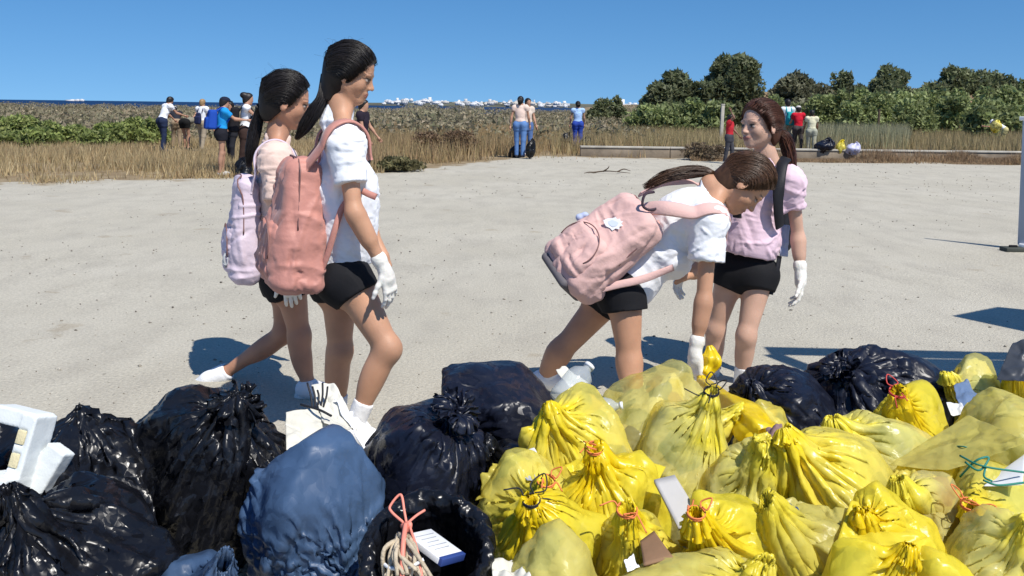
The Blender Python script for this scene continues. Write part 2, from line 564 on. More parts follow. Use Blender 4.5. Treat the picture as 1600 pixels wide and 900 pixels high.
def limb_leg(S, J, k, s, foot=True):
    s = s * .94
    hp, kn, an, to = J['hip' + k], J['kn' + k], J['an' + k], J['to' + k]
    S.cone(hp, kn, .086 * s, .050 * s, .04)
    back = nrm(an - kn); fd = nrm(to - an); bk = -nrm(fd - back * (fd @ back))
    S.ell(kn - bk * .006, np.array([.050, .048, .058]) * s, None, .03)
    S.cone(kn, an, .047 * s, .032 * s, .025)
    c = kn * .68 + an * .32 + bk * .016 * s
    Rr = np.stack([bk, np.cross(back, bk), back], 1)
    S.ell(c, np.array([.046, .047, .115]) * s, Rr, .04)
    if foot:
        S.ell(an, np.array([.033, .033, .036]) * s, None, .02)
        S.cone(an + back * .035 * s - fd * .02 * s, to, .032 * s, .024 * s, .03)

def glove_sdf(wr, hd, pn, s, curl=.5, spread=.12, cuff=None, side=1, grip=0.0):
    """A hand in a thin glove: palm, four fingers of unequal length, thumb, loose cuff.
    hd = direction of the fingers, pn = palm normal, side = which way the thumb lies."""
    S = Sdf(); hd = nrm(hd); pn = nrm(pn - hd * (pn @ hd)); sd = np.cross(hd, pn) * side
    R = np.stack([pn, sd, hd], 1)
    pc = wr + hd * .052 * s
    S.rbox(pc, np.array([.013, .037, .045]) * s, .012 * s, R, .01)
    S.cone(wr - hd * .005, wr + hd * .03 * s, .026 * s, .028 * s, .02)
    ln = [.070, .080, .075, .058]
    for i in range(4):
        o = (1.5 - i) * .0195 * s
        p = wr + hd * (.088 - .006 * abs(1.2 - i)) * s + sd * o
        a = curl * (1 + .12 * i); sp = (1.5 - i) * spread
        d = nrm(hd + sd * sp * .5)
        for q, (fr, r0, r1) in enumerate(((.45, .0094, .0086), (.32, .0086, .0079), (.23, .0079, .0070))):
            a_ = a * (.55, 1.0, .8)[q]
            d = nrm(d * math.cos(a_) + pn * math.sin(a_))
            p2 = p + d * ln[i] * fr * s * 1.05
            S.cone(p, p2, r0 * s, r1 * s, .004)
            p = p2
    p = wr + hd * .022 * s + sd * .03 * s
    d = nrm(hd * .75 + sd * .62 + pn * (.25 + .5 * grip))
    for fr, r0, r1, bend in ((.034, .0120, .0102, 0.), (.030, .0100, .0088, .35), (.022, .0088, .0076, .3)):
        d = nrm(d + hd * bend * .6 + pn * bend * (.4 + grip))
        p2 = p + d * fr * s
        S.cone(p, p2, r0 * s, r1 * s, .008)
        p = p2
    if cuff is not None:
        d = nrm(cuff - wr)
        S.cone(wr, wr + d * .05, .027 * s, .031 * s, .012)
        S.cone(wr + d * .048, wr + d * .056, .033 * s, .033 * s, .004)
    return S

def wrinkle(V, F, amp, scale, seed, axis=(0, 0, 1), stretch=.3, planes=None):
    """Fabric folds: ridged noise squeezed across the given axis, pushed along the normals."""
    N = vnormals(V, F); ax = nrm(axis)
    q = V - np.outer(V @ ax, ax) * (1 - stretch)
    q = q * scale
    wv = np.stack([vnoise(q * .6 + 9, seed + 1), vnoise(q * .6 + 31, seed + 2), vnoise(q * .6 + 77, seed + 3)], 1)
    n1 = 1 - 2 * np.abs(vnoise(q + wv * .9, seed))
    n2 = 1 - 2 * np.abs(vnoise(q * 2.1 + wv * 1.3, seed + 7))
    m = np.clip(.5 + .9 * vnoise(V * 5.0, seed + 11), 0, 1)
    return V + N * (amp * (n1 * .7 + n2 * .35) * m)[:, None]

def hair_cap(hc, R, hs, line_f=.078, line_u=.066, ear_f=.012, ear_u=-.035, nape=-.085, puff=.012):
    S = Sdf()
    S.ell(hc + R @ (np.array([-.010, 0, .014]) * hs), (np.array([.097, .074, .086]) + puff) * hs, R, .01)
    S.ell(hc + R @ (np.array([-.040, 0, -.056]) * hs), (np.array([.058, .058, .068]) + puff * .7) * hs, R, .03)
    d = np.array([ear_f - line_f, ear_u - line_u]); n = nrm(np.array([-d[1], d[0]]))
    if n[0] < 0: n = -n
    pl = [(hc + R @ (np.array([line_f, 0, line_u]) * hs), R @ np.array([n[0], 0, n[1]])),
          (hc + R @ (np.array([0, 0, nape]) * hs), R @ np.array([.35, 0, -1.]))]
    return S, pl

def strand_bundle(curves, radii, m=3):
    parts = []
    for C, r in zip(curves, radii):
        n = len(C)
        parts.append(tube(C, r * np.array([.6] + [1] * (n - 3) + [.8, .25]), m))
    return merge(parts)

def pony(tie, path, r_prof, n, seed, rad=.0018, seg=11, frizz=.35):
    """Ponytail strands along a path; r_prof = bundle radius along it."""
    rg = np.random.default_rng(seed)
    C = catmull(path, seg); T, N, B = frames(C)
    cur, rr = [], []
    for i in range(n):
        a = rg.uniform(0, 6.28); q = math.sqrt(rg.uniform(0, 1))
        end = rg.uniform(.72, 1.04)
        t = np.linspace(0, 1, seg)
        k = np.interp(t * end * (len(r_prof) - 1), np.arange(len(r_prof)), r_prof)
        ph = rg.uniform(0, 6.28, 2); wob = frizz * .012 * np.sin(t * rg.uniform(3, 8) + ph[0]) * t
        x = np.stack([np.interp(t * end, np.linspace(0, 1, seg), C[:, j]) for j in range(3)], 1)
        a_ = a + .5 * np.sin(t * 3 + ph[1])
        x = x + (N * np.cos(a_)[:, None] + B * np.sin(a_)[:, None]) * (k * q + wob)[:, None]
        cur.append(x); rr.append(rad * rg.uniform(.6, 1.3))
    return strand_bundle(cur, rr)

def scalp_strands(hc, R, hs, tie, n, seed, puff=.013, line=(.078, .066, .012, -.035), part=0.0, rad=.0011):
    """Strands combed from the hairline over the skull to the tie point."""
    rg = np.random.default_rng(seed)
    c = np.array([-.010, 0, .014]); ra = np.array([.097, .074, .086]) + puff
    tl = ((tie - hc) @ R) / hs
    cur, rr = [], []
    for i in range(n):
        s = rg.choice([-1, 1])
        t = rg.uniform(0, 1) ** .8
        # hairline point between forehead (t=0) and nape (t=1)
        f = np.interp(t, [0, .35, .62, .8, 1], [line[0] - .004, line[0] * .45 + line[2] * .55, line[2], -.03, -.06])
        u = np.interp(t, [0, .35, .62, .8, 1], [line[1], line[1] * .35 + line[3] * .65 + .02, line[3], -.065, -.085])
        r = s * np.interp(t, [0, .35, .62, .8, 1], [rg.uniform(0, .03), .062, .074, .062, .03])
        p0 = np.array([f, r, u]) - c; p1 = tl - c
        p0 = p0 + rg.normal(0, .003, 3)
        if t < .3: p0 = p0 + np.array([-.6, 0, .35]) * rg.uniform(0, .05)
        k = np.linspace(0, 1, 9)[:, None]
        lift = rg.uniform(-.5, .35)
        cp = np.array([-.015, s * np.interp(t, [0, .35, .62, 1], [rg.uniform(.0, .06), .13, .13, .06]), np.interp(t, [0, .35, .62, 1], [.17, .085, .0, -.08])]) + rg.normal(0, .010, 3)
        p = p0 * (1 - k) ** 2 + 2 * cp * k * (1 - k) + p1 * k ** 2
        p = p / np.linalg.norm(p / ra, axis=1, keepdims=True) * (rg.uniform(.985, 1.045) - .05 * (1 - np.minimum(k * 6, 1)))
        p[-2] = p[-2] * .35 + p1 * .65
        p[-1] = p1
        cur.append(hc + ((p + c) * hs) @ R.T); rr.append(rad * rg.uniform(.6, 1.6))
    for i in range(40):                       # flyaways
        if i >= 14: l0 = .3
        else: l0 = 1.0
        d = nrm(rg.normal(0, 1, 3) + np.array([-.3, 0, .9])); p = c + d * ra * 1.0
        e = nrm(rg.normal(0, 1, 3) + np.array([-1.0, 0, 0])); l = rg.uniform(.02, .05) * l0; t = np.linspace(0, 1, 9)[:, None]
        q = p + e * l * t + d * (.012 * l0 * np.sin(t * math.pi * rg.uniform(.6, 1.0)) + .004)
        cur.append(hc + (q * hs) @ R.T); rr.append(.0003)
    return strand_bundle(cur, rr)

def strand_cols(V, n, base, seed):
    """Each strand keeps its own shade of the hair colour."""
    rg = np.random.default_rng(seed)
    k = len(V) // n
    c = np.asarray(base) * rg.choice([.7, .9, 1.1, 1.5], n)[:, None] * rg.uniform(.8, 1.2, (n, 1))
    return {'col': np.repeat(c, k, 0)}

def shirt_sdf(J, s, infl=.016, sl=.62, sr=.062, bust=1.0, hem=None, slim=1.0, droop=None, collar=1.0):
    S = Sdf()
    torso_sdf(S, J, s, infl, bust, low=False, slim=slim)
    if droop is not None:
        for c, r, R in droop:
            S.ell(c, r, R, .06)
    for k in 'ab':
        sh, el = J['sh' + k], J['el' + k]; d = nrm(el - sh); en = sh + (el - sh) * sl
        S.ell(sh + d * .015, np.array([.058, .058, .058]) * s, None, .06)
        S.cone(sh + d * .02, en + d * .03, sr * s * .95, sr * s * 1.06, .055, clip=[(en, d)])
    nk = J['neck']; hd = nrm(J['head'] - nk)
    S.cone(nk - hd * .03, nk + hd * .040, (.062 * s + infl * .2) * collar, .053 * s * collar, .03) if collar else None
    S.cone(nk + hd * .042, nk + hd * .2, .044 * s, .09 * s, .012, op=1)
    if hem is not None:
        c, n = hem; c = np.asarray(c); n = nrm(n)
        S.add(lambda p: (p - c) @ n, c - 9, c + 9, 2, .006)
    return S

def shorts_sdf(J, s, infl=.012, length=.36, waist=.07, flare=.010):
    S = Sdf(); pel = J['pelvis']; che = J['chest']; up = nrm(che - pel)
    hs_ = nrm(J['hipa'] - J['hipb']); frp = J.get('frontp', J['front'])
    Rp = np.stack([nrm(frp - up * (frp @ up)), hs_, up], 1); Rp[:, 1] = np.cross(Rp[:, 2], Rp[:, 0])
    S.ell(pel, np.array([.100, .140, .115]) * s + infl, Rp, .03)
    for k in 'ab':
        hp, kn = J['hip' + k], J['kn' + k]; d = nrm(kn - hp); en = hp + (kn - hp) * length
        S.ell(hp - Rp[:, 0] * .045 * s, np.array([.082, .082, .09]) * s + infl, Rp, .04)
        S.cone(hp, en + d * .04, .088 * s + infl, (.088 - .034 * length) * s + infl + flare, .04, clip=[(en, d)])
    c = pel + up * waist
    S.add(lambda p: (p - c) @ up, c - 9, c + 9, 2, .004)
    return S

def shoe(J, k, s, root, m_sock, m_shoe, m_sole, h=.006, sock_h=.10):
    an, to, kn = J['an' + k], J['to' + k], J['kn' + k]
    up = nrm(kn - an); fd = nrm(to - an)
    S = Sdf(); S.cone(an - up * .02, an + up * sock_h, .038 * s, .041 * s, .02, clip=[(an + up * sock_h, up)])
    S.cone(an - up * .03 - fd * .02, to - fd * .05, .037 * s, .03 * s, .03)
    V, F = S.mesh(h)
    put('sock', wrinkle(V, F, .002, 40, 3, up, .9), F, m_sock, root)
    sol = nrm(np.cross(np.cross(fd, up), fd))
    heel = an - up * .055 * s - fd * .035 * s
    S = Sdf()
    S.cone(heel + sol * .01, to, .036 * s, .030 * s, .03)
    S.cone(an - fd * .01 - up * .02, to - fd * .06 + sol * .012, .042 * s, .030 * s, .04)
    S.cone(an + up * .012, an + up * .09, .034 * s, .034 * s, .01, op=1)
    V, F = S.mesh(h); sh = put('shoe', V, F, m_shoe, root)
    S = Sdf(); S.cone(heel - sol * .022, to - sol * .018, .036 * s, .032 * s, .02, clip=[(heel - sol * .012, sol)])
    V, F = S.mesh(h)
    if len(V): put('sole', V, F, m_sole, sh)

def body(J, s, root, m_skin, vox, bust=1.0, hs=1.0, smile=0.0, brow=(.03, .02, .015), detail=True, slim=1.0, name='body', hands='ab', feet=True, neck_r=.047, ear_r=.073):
    S = Sdf()
    torso_sdf(S, J, s, 0.0, bust, slim=slim)
    for k in 'ab':
        if 'el' + k in J: limb_arm(S, J, k, s, hand=(k in hands))
        limb_leg(S, J, k, s, feet)
    R = basis(J['hf'], J['hu'])
    S.cone(J['neck'] - nrm(J['head'] - J['neck']) * .03, J['head'] + R @ (np.array([-.022, 0, -.055]) * hs), neck_r * 1.12 * s, neck_r * s, .03)
    for k in 'ab':
        S.cone(J['neck'] * .75 + J['head'] * .25, J['sh' + k] * .75 + J['neck'] * .25, .030 * s, .034 * s, .05)
    head_sdf(S, J['head'], R, hs, smile, detail, ear_r)
    V, F = S.mesh(vox)
    cols = {'paint': head_paint(V, J['head'], R, hs, brow, smile=smile)} if detail else None
    o = put(name, V, F, m_skin, root, cols=cols)
    return o, R
# ------------------------------------------------------------------ the four girls
M_SKIN_TAN = skin_mat('skin_tan', (.50, .27, .165))
M_SKIN_DEEP = skin_mat('skin_deep', (.44, .225, .14))
M_SKIN_FAIR = skin_mat('skin_fair', (.56, .345, .25))
M_WHITE = mat('white_cotton', (.80, .81, .84), .85, .2, bump=.12, bscale=90, sheen=.1)
M_PEACH = mat('peach_cotton', (.74, .55, .47), .85, .2, bump=.12, bscale=90, sheen=.1)
M_PINKT = mat('pink_cotton', (.72, .53, .62), .85, .2, bump=.12, bscale=90, sheen=.1)
M_BLACK = mat('black_cotton', (.010, .010, .012), .8, .2, bump=.1, bscale=90)
M_LATEX = mat('white_latex', (.78, .75, .68), .5, .4, bump=.25, bscale=70, sss=.05)
M_SOCK = mat('white_sock', (.80, .80, .80), .9, .1, bump=.2, bscale=120)
M_SOLE = mat('rubber_sole', (.7, .68, .64), .7)
def hair_mat(name, c):
    HAIRC[name] = c
    return mat(name, c, .55, .3, var=.35, vscale=60, stretch=(1, 1, .3))
HAIRC = {}
M_STRAND = attr_mat('hair_strand', .42, .4)
M_HAIR_BLACK = hair_mat('black_hair', (.010, .0075, .007))
M_HAIR_BROWN = hair_mat('brown_hair', (.062, .030, .015))
M_HAIR_RED = hair_mat('reddish_hair', (.070, .026, .014))
VX = 0.0058

# ---- B: tall girl in white T-shirt walking to the right
def girl_b():
    J = dict(pelvis=P(535, 425, 3.62), chest=P(531, 288, 3.60), neck=P(529, 178, 3.60),
             sha=P(540, 222, 3.455), shb=P(528, 222, 3.755),
             ela=P(553, 330, 3.40), wra=P(602, 424, 3.42), hda=nrm(P(613, 470, 3.43) - P(600, 420, 3.42)),
             elb=P(562, 330, 3.80), wrb=P(600, 400, 3.72), hdb=nrm(np.array([.5, -.1, -.8])),
             hipa=P(547, 440, 3.53), hipb=P(530, 440, 3.71), kna=P(606, 545, 3.48), knb=P(531, 548, 3.72),
             ana=P(553, 664, 3.46), anb=P(527, 650, 3.76), toa=P(602, 704, 3.42), tob=P(580, 680, 3.75),
             head=P(550, 109, 3.60), front=nrm(np.array([1, .05, 0.])), hf=np.array([.93, -.02, -.30]), hu=np.array([.30, 0, .93]))
    s, hs = 1.0, .965
    base = G(545, 700); base = np.array([base[0], 3.6, 0])
    root = thing('person', base, 'tall dark haired girl in white T-shirt with dusty pink backpack walking right', 'person', 'girls by the bag pile')
    o, R = body(J, s, root, M_SKIN_TAN, VX, bust=.9, hs=hs, neck_r=.041)
    up = nrm(J['chest'] - J['pelvis'])
    hem = (P(535, 414, 3.6), -up + .08 * J['front'])
    dr = [(P(541, 360, 3.60), np.array([.115, .145, .17]), None), (P(543, 310, 3.6), np.array([.12, .13, .16]), None)]
    S = shirt_sdf(J, s, .017, sl=.60, sr=.062, hem=hem, droop=dr)
    V, F = S.mesh(VX)
    V = wrinkle(V, F, .006, 16, 5, (0.3, 0, 1), 1.9)
    V = wrinkle(V, F, .003, 30, 8, (.5, .2, 1), 2.2)
    V = creases(V, F, 110, .007, 71, (.03, .12), (.008, .024), toward=nrm(J['chest'] - J['pelvis']) * .2 + np.array([.15, .0, .1]), bias=.35)
    put('shirt', V, F, M_WHITE, root)
    Sh = shorts_sdf(J, s, .007, .20, waist=.09, flare=.002)
    V, F = Sh.mesh(VX); put('shorts', wrinkle(V, F, .003, 24, 9), F, M_BLACK, root)
    for k, pn in (('a', np.array([-.6, .8, 0])),):
        g = glove_sdf(J['wr' + k], J['hd' + k], np.array([-.75, .65, -.2]), .92, .42, .10, J['el' + k], side=-1)
        V, F = g.mesh(.003); put('glove', wrinkle(V, F, .0012, 60, 2), F, M_LATEX, root)
    for k in 'ab':
        shoe(J, k, s, root, M_SOCK, M_SOCK, M_SOLE)
    Hs, pl = hair_cap(J['head'], R, hs, line_f=.080, line_u=.062, ear_f=.020, ear_u=-.052, nape=-.135, puff=.017)
    Hs.ell(P(513, 151, 3.59), np.array([.034, .040, .052]), None, .03)
    V, F = Hs.mesh(VX, pl)
    tie = J['head'] + R @ (np.array([-.105, -.0, -.055]) * hs)
    hair = put('hair', V, F, M_HAIR_BLACK, root)
    V, F = scalp_strands(J['head'], R, hs, tie, 1150, 4, puff=.018 + .002, line=(.083, .064, .022, -.050))
    put('hair_strands', V, F, M_STRAND, hair, cols=strand_cols(V, 1190, HAIRC[M_HAIR_BLACK.name], 4))
    pts = [tie, P(504, 152, 3.57), P(490, 176, 3.56), P(476, 198, 3.56), P(462, 218, 3.56)]
    V, F = pony(tie, pts, [.012, .022, .030, .024, .006], 520, 6, 0.00149)
    put('ponytail', V, F, M_STRAND, hair, cols=strand_cols(V, 520, HAIRC[M_HAIR_BLACK.name], 6))
    return J, S, root, R

# ---- A: girl in peach T-shirt behind B
def girl_a():
    Y = 4.25
    J = dict(pelvis=P(447, 432, Y), chest=P(438, 300, Y), neck=P(432, 222, Y),
             sha=P(430, 246, Y - .15), shb=P(438, 248, Y + .15),
             ela=P(438, 345, Y - .20), wra=P(452, 430, Y - .22), hda=nrm(np.array([.15, .0, -1.])),
             elb=P(455, 345, Y + .2), wrb=P(490, 410, Y + .16), hdb=nrm(np.array([.5, 0, -.8])),
             hipa=P(452, 438, Y - .10), hipb=P(448, 438, Y + .10), kna=P(462, 522, Y - .10), knb=P(444, 520, Y + .08),
             ana=P(481, 600, Y - .12), anb=P(352, 582, Y + .12), toa=P(515, 630, Y - .14), tob=P(309, 601, Y + .12),
             head=P(449, 152, Y), front=nrm(np.array([1, .12, 0.])), hf=np.array([.93, .22, -.20]), hu=np.array([.2, 0, .95]))
    J['kna'] = P(468, 525, Y - .1)
    J['toa'] = J['ana'] + np.array([.14, -.02, -.055])
    s, hs = .97, 1.08
    base = np.array([J['pelvis'][0], Y, 0])
    root = thing('person', base, 'dark haired girl in peach T-shirt with pale lilac backpack, half hidden behind the taller girl', 'person', 'girls by the bag pile')
    o, R = body(J, s, root, M_SKIN_DEEP, VX, ear_r=.084, bust=.9, hs=hs, neck_r=.042)
    up = nrm(J['chest'] - J['pelvis'])
    S = shirt_sdf(J, s, .020, sl=.66, sr=.068, hem=(P(447, 425, Y), -up), droop=[(P(445, 360, Y), np.array([.12, .15, .16]), None)])
    V, F = S.mesh(VX)
    V = wrinkle(V, F, .006, 15, 25, (0.3, 0, 1), 1.9)
    V = creases(V, F, 110, .007, 71, (.03, .12), (.008, .024), toward=nrm(J['chest'] - J['pelvis']) * .2 + np.array([.15, .0, .1]), bias=.35)
    put('shirt', V, F, M_PEACH, root)
    Sh = shorts_sdf(J, s, .010, .26)
    V, F = Sh.mesh(VX); put('shorts', wrinkle(V, F, .003, 24, 19), F, M_BLACK, root)
    g = glove_sdf(J['wra'], J['hda'], np.array([-.2, .9, 0]), 1.0, .5, .1, J['ela'], side=-1)
    V, F = g.mesh(.003); put('glove', V, F, M_LATEX, root)
    for k in 'ab':
        shoe(J, k, s, root, M_SOCK, M_SOCK, M_SOLE, sock_h=.015)
    Hs, pl = hair_cap(J['head'], R, hs, line_f=.080, line_u=.062, ear_f=.012, ear_u=-.030, nape=-.10, puff=.017)
    V, F = Hs.mesh(VX, pl); hair = put('hair', V, F, M_HAIR_BLACK, root)
    tie = J['head'] + R @ (np.array([-.112, -.0, -.06]) * hs)
    V, F = scalp_strands(J['head'], R, hs, tie, 1150, 14, puff=.018 + .002)
    put('hair_strands', V, F, M_STRAND, hair, cols=strand_cols(V, 1190, HAIRC[M_HAIR_BLACK.name], 14))
    pts = [tie, P(405, 178, Y), P(398, 205, Y), P(392, 235, Y - .02), P(388, 262, Y - .02)]
    V, F = pony(tie, pts, [.012, .024, .030, .026, .006], 480, 16, 0.00155)
    put('ponytail', V, F, M_STRAND, hair, cols=strand_cols(V, 480, HAIRC[M_HAIR_BLACK.name], 16))
    return J, S, root, R

# ---- C: girl in white bending over the yellow bags
def girl_c():
    Y = 4.12
    J = dict(pelvis=P(968, 448, Y), chest=P(1060, 340, Y - .02), neck=P(1121, 289, Y - .02),
             sha=P(1108, 342, Y - .165), shb=P(1104, 316, Y + .14),
             ela=P(1100, 468, Y - .22), wra=P(1086, 552, Y - .26), hda=nrm(P(1090, 600, Y - .28) - P(1086, 552, Y - .26)),
             elb=P(1098, 420, Y + .20), wrb=P(1068, 432, Y + .10), hdb=nrm(np.array([-.7, -.3, -.5])),
             hipa=P(975, 462, Y - .105), hipb=P(952, 462, Y + .10), kna=P(984, 566, Y - .16), knb=P(874, 552, Y + .10),
             ana=P(985, 690, Y - .10), anb=P(868, 590, Y + .42), toa=P(1035, 715, Y - .16), tob=P(905, 598, Y + .42),
             head=P(1168, 284, Y - .03), front=nrm(np.array([.45, -.05, -.9])), frontp=nrm(np.array([.80, -.05, -.55])),
             hf=np.array([.55, -.16, -.82]), hu=np.array([.82, -.04, .55]))
    J['ana'] = np.array([J['kna'][0] + .03, Y - .22, .075]); J['toa'] = J['ana'] + np.array([.15, -.04, -.05])
    J['anb'] = np.array([J['knb'][0] - .05, Y + .12, .08]); J['tob'] = J['anb'] + np.array([.13, -.02, -.055])
    s, hs = 1.03, 1.12
    root = thing('person', np.array([J['pelvis'][0], Y, 0]), 'girl in white T-shirt with pink backpack bending down over the yellow bags', 'person', 'girls by the bag pile')
    o, R = body(J, s, root, M_SKIN_TAN, VX, ear_r=.086, bust=.9, hs=hs, hands='ab')
    up = nrm(J['chest'] - J['pelvis'])
    dr = [(P(1035, 392, Y), np.array([.15, .15, .10]), roty(math.radians(40))), (P(990, 430, Y), np.array([.13, .155, .12]), roty(math.radians(40)))]
    S = shirt_sdf(J, s, .020, sl=.52, sr=.072, hem=(P(958, 458, Y), -up + np.array([.0, 0, -.35])), droop=dr, collar=.72)
    V, F = S.mesh(VX)
    V = wrinkle(V, F, .009, 13, 35, up, 1.7)
    V = wrinkle(V, F, .004, 26, 38, (.6, 0, -1), 1.8)
    V = creases(V, F, 110, .007, 71, (.03, .12), (.008, .024), toward=nrm(J['chest'] - J['pelvis']) * .2 + np.array([.15, .0, .1]), bias=.35)
    put('shirt', V, F, M_WHITE, root)
    Sh = shorts_sdf(J, s, .010, .22, waist=.12)
    V, F = Sh.mesh(VX); put('shorts', wrinkle(V, F, .003, 24, 39), F, M_BLACK, root)
    g = glove_sdf(J['wra'], J['hda'], np.array([.75, .55, -.1]), 1.0, .95, .04, J['ela'], side=-1, grip=.6)
    V, F = g.mesh(.003); put('glove', wrinkle(V, F, .0012, 60, 2), F, M_LATEX, root)
    for k in 'ab':
        shoe(J, k, s, root, M_SOCK, M_SOCK, M_SOLE)
    Hs, pl = hair_cap(J['head'], R, hs, line_f=.080, line_u=.060, ear_f=.018, ear_u=-.034, nape=-.125, puff=.018)
    Hs.ell(P(1129, 283, Y - .02), np.array([.046, .052, .046]), None, .03)
    V, F = Hs.mesh(VX, pl[:1]); hair = put('hair', V, F, M_HAIR_BROWN, root)
    tie = J['head'] + R @ (np.array([-.10, .0, -.035]) * hs)
    tie = P(1116, 272, Y - .02)
    V, F = scalp_strands(J['head'], R, hs, tie, 1150, 24, puff=.0195 + .002)
    put('hair_strands', V, F, M_STRAND, hair, cols=strand_cols(V, 1190, HAIRC[M_HAIR_BROWN.name], 24))
    pts = [tie, P(1100, 268, Y), P(1068, 270, Y), P(1038, 276, Y - .02), P(1006, 294, Y - .03)]
    V, F = pony(tie, pts, [.012, .024, .028, .022, .012], 480, 26, 0.00136, frizz=.8)
    put('ponytail', V, F, M_STRAND, hair, cols=strand_cols(V, 480, HAIRC[M_HAIR_BROWN.name], 26))
    return J, S, root, R

# ---- D: smiling girl in pink T-shirt
def girl_d():
    Y = 4.45
    J = dict(pelvis=P(1164, 424, Y), chest=P(1186, 312, Y), neck=P(1197, 256, Y),
             sha=P(1236, 280, Y - .06), shb=P(1146, 274, Y + .05),
             ela=P(1247, 370, Y - .05), wra=P(1251, 432, Y - .10), hda=nrm(np.array([-.02, -.05, -1.])),
             elb=P(1112, 360, Y + .02), wrb=P(1068, 420, Y - .04), hdb=nrm(np.array([-.35, -.2, -.8])),
             hipa=P(1186, 430, Y - .02), hipb=P(1142, 428, Y + .03), kna=P(1166, 524, Y - .08), knb=P(1118, 514, Y + .05),
             ana=P(1157, 600, Y - .02), anb=P(1112, 592, Y + .10), toa=P(1140, 625, Y - .18), tob=P(1085, 612, Y - .02),
             head=P(1188, 191, Y - .02), front=nrm(np.array([-.60, -.80, 0.])), hf=np.array([-.88, -.47, .03]), hu=np.array([-.06, 0, 1.]))
    J['toa'] = J['ana'] + np.array([-.07, -.13, -.05]); J['tob'] = J['anb'] + np.array([-.08, -.12, -.05])
    s, hs = .92, 1.0
    root = thing('person', np.array([J['pelvis'][0], Y, 0]), 'smiling girl in pink T-shirt and black shorts facing left, gloved hand hanging down', 'person', 'girls by the bag pile')
    o, R = body(J, s, root, M_SKIN_FAIR, VX, ear_r=.084, bust=.85, hs=hs, smile=1.0, brow=(.07, .035, .02), slim=.9)
    up = nrm(J['chest'] - J['pelvis'])
    S = shirt_sdf(J, s, .017, sl=.50, sr=.060, bust=.85, hem=(P(1175, 398, Y), -up), slim=.92, droop=[(P(1174, 356, Y), np.array([.130, .125, .15]), None), (P(1170, 385, Y), np.array([.135, .13, .10]), None)])
    V, F = S.mesh(VX)
    V = wrinkle(V, F, .006, 15, 45, (0.3, 0, 1), 1.8)
    V = creases(V, F, 110, .007, 71, (.03, .12), (.008, .024), toward=nrm(J['chest'] - J['pelvis']) * .2 + np.array([.15, .0, .1]), bias=.35)
    put('shirt', V, F, M_PINKT, root)
    Sh = shorts_sdf(J, s, .009, .20, waist=.13, flare=.003)
    V, F = Sh.mesh(VX); put('shorts', wrinkle(V, F, .003, 22, 49), F, M_BLACK, root)
    for k, pn, sd in (('a', np.array([-.9, .2, 0]), -1), ('b', np.array([.6, -.6, -.3]), 1)):
        g = glove_sdf(J['wr' + k], J['hd' + k], pn, .98, .55, .12, J['el' + k], side=sd)
        V, F = g.mesh(.003); put('glove', wrinkle(V, F, .0012, 60, 2), F, M_LATEX, root)
    for k in 'ab':
        shoe(J, k, s, root, M_SOCK, M_SOCK, M_SOLE)
    Hs, pl = hair_cap(J['head'], R, hs, line_f=.078, line_u=.066, ear_f=.012, ear_u=-.030, nape=-.10, puff=.016)
    V, F = Hs.mesh(VX, pl); hair = put('hair', V, F, M_HAIR_RED, root)
    tie = J['head'] + R @ (np.array([-.112, .0, -.045]) * hs)
    V, F = scalp_strands(J['head'], R, hs, tie, 1150, 34, puff=.017 + .002)
    put('hair_strands', V, F, M_STRAND, hair, cols=strand_cols(V, 1190, HAIRC[M_HAIR_RED.name], 34))
    pts = [tie, P(1224, 212, Y + .02), P(1231, 232, Y + .02), P(1236, 258, Y + .0), P(1240, 290, Y - .02)]
    V, F = pony(tie, pts, [.014, .030, .034, .022, .004], 520, 36, 0.00136, frizz=.7)
    put('ponytail', V, F, M_STRAND, hair, cols=strand_cols(V, 520, HAIRC[M_HAIR_RED.name], 36))
    return J, S, root, R

GIRLS = {}
for _n, _f in (('a', girl_a), ('b', girl_b), ('c', girl_c), ('d', girl_d)):
    GIRLS[_n] = _f()
print('girls', time.time() - T0)
# ------------------------------------------------------------------ trash bags
def star_shape(seed, axes, R, c, box=.35, lumps=10, amp=.16):
    """Contents of a bag: a lumpy, star-shaped heap. Returns rad(dirs) and the data to push points out of it."""
    rg = np.random.default_rng(seed)
    axes = np.asarray(axes, float)
    nn = nrm(rg.normal(0, 1, (16, 3))); hh = rg.uniform(.80, 1.0, 16)
    ln = nrm(rg.normal(0, 1, (lumps, 3))); la = rg.uniform(-.7, 1.0, lumps) * amp; lk = rg.uniform(6, 30, lumps)
    def rad(d):                               # d unit, in the bag's own unit-ball space
        pl = (hh / np.maximum(d @ nn.T, 1e-3)).min(1)
        r = 1 * (1 - box) + np.minimum(pl, 1.25) * box
        return r + (la * np.exp(lk * (d @ ln.T - 1))).sum(1)
    M = R * axes                              # unit space -> world
    Mi = np.linalg.inv(M)
    return dict(rad=rad, M=M, Mi=Mi, c=np.asarray(c, float))

def push_out(X, K, s=1.0):
    q = (X - K['c']) @ K['Mi'].T
    L = np.linalg.norm(q, axis=-1)
    m = L < 1.4 * s
    if not m.any(): return X
    d = q[m] / (L[m][:, None] + 1e-9)
    r = K['rad'](d) * s
    ins = L[m] < r
    w = np.where(m)[0][ins]
    X[w] = K['c'] + (d[ins] * r[ins][:, None]) @ K['M'].T
    return X

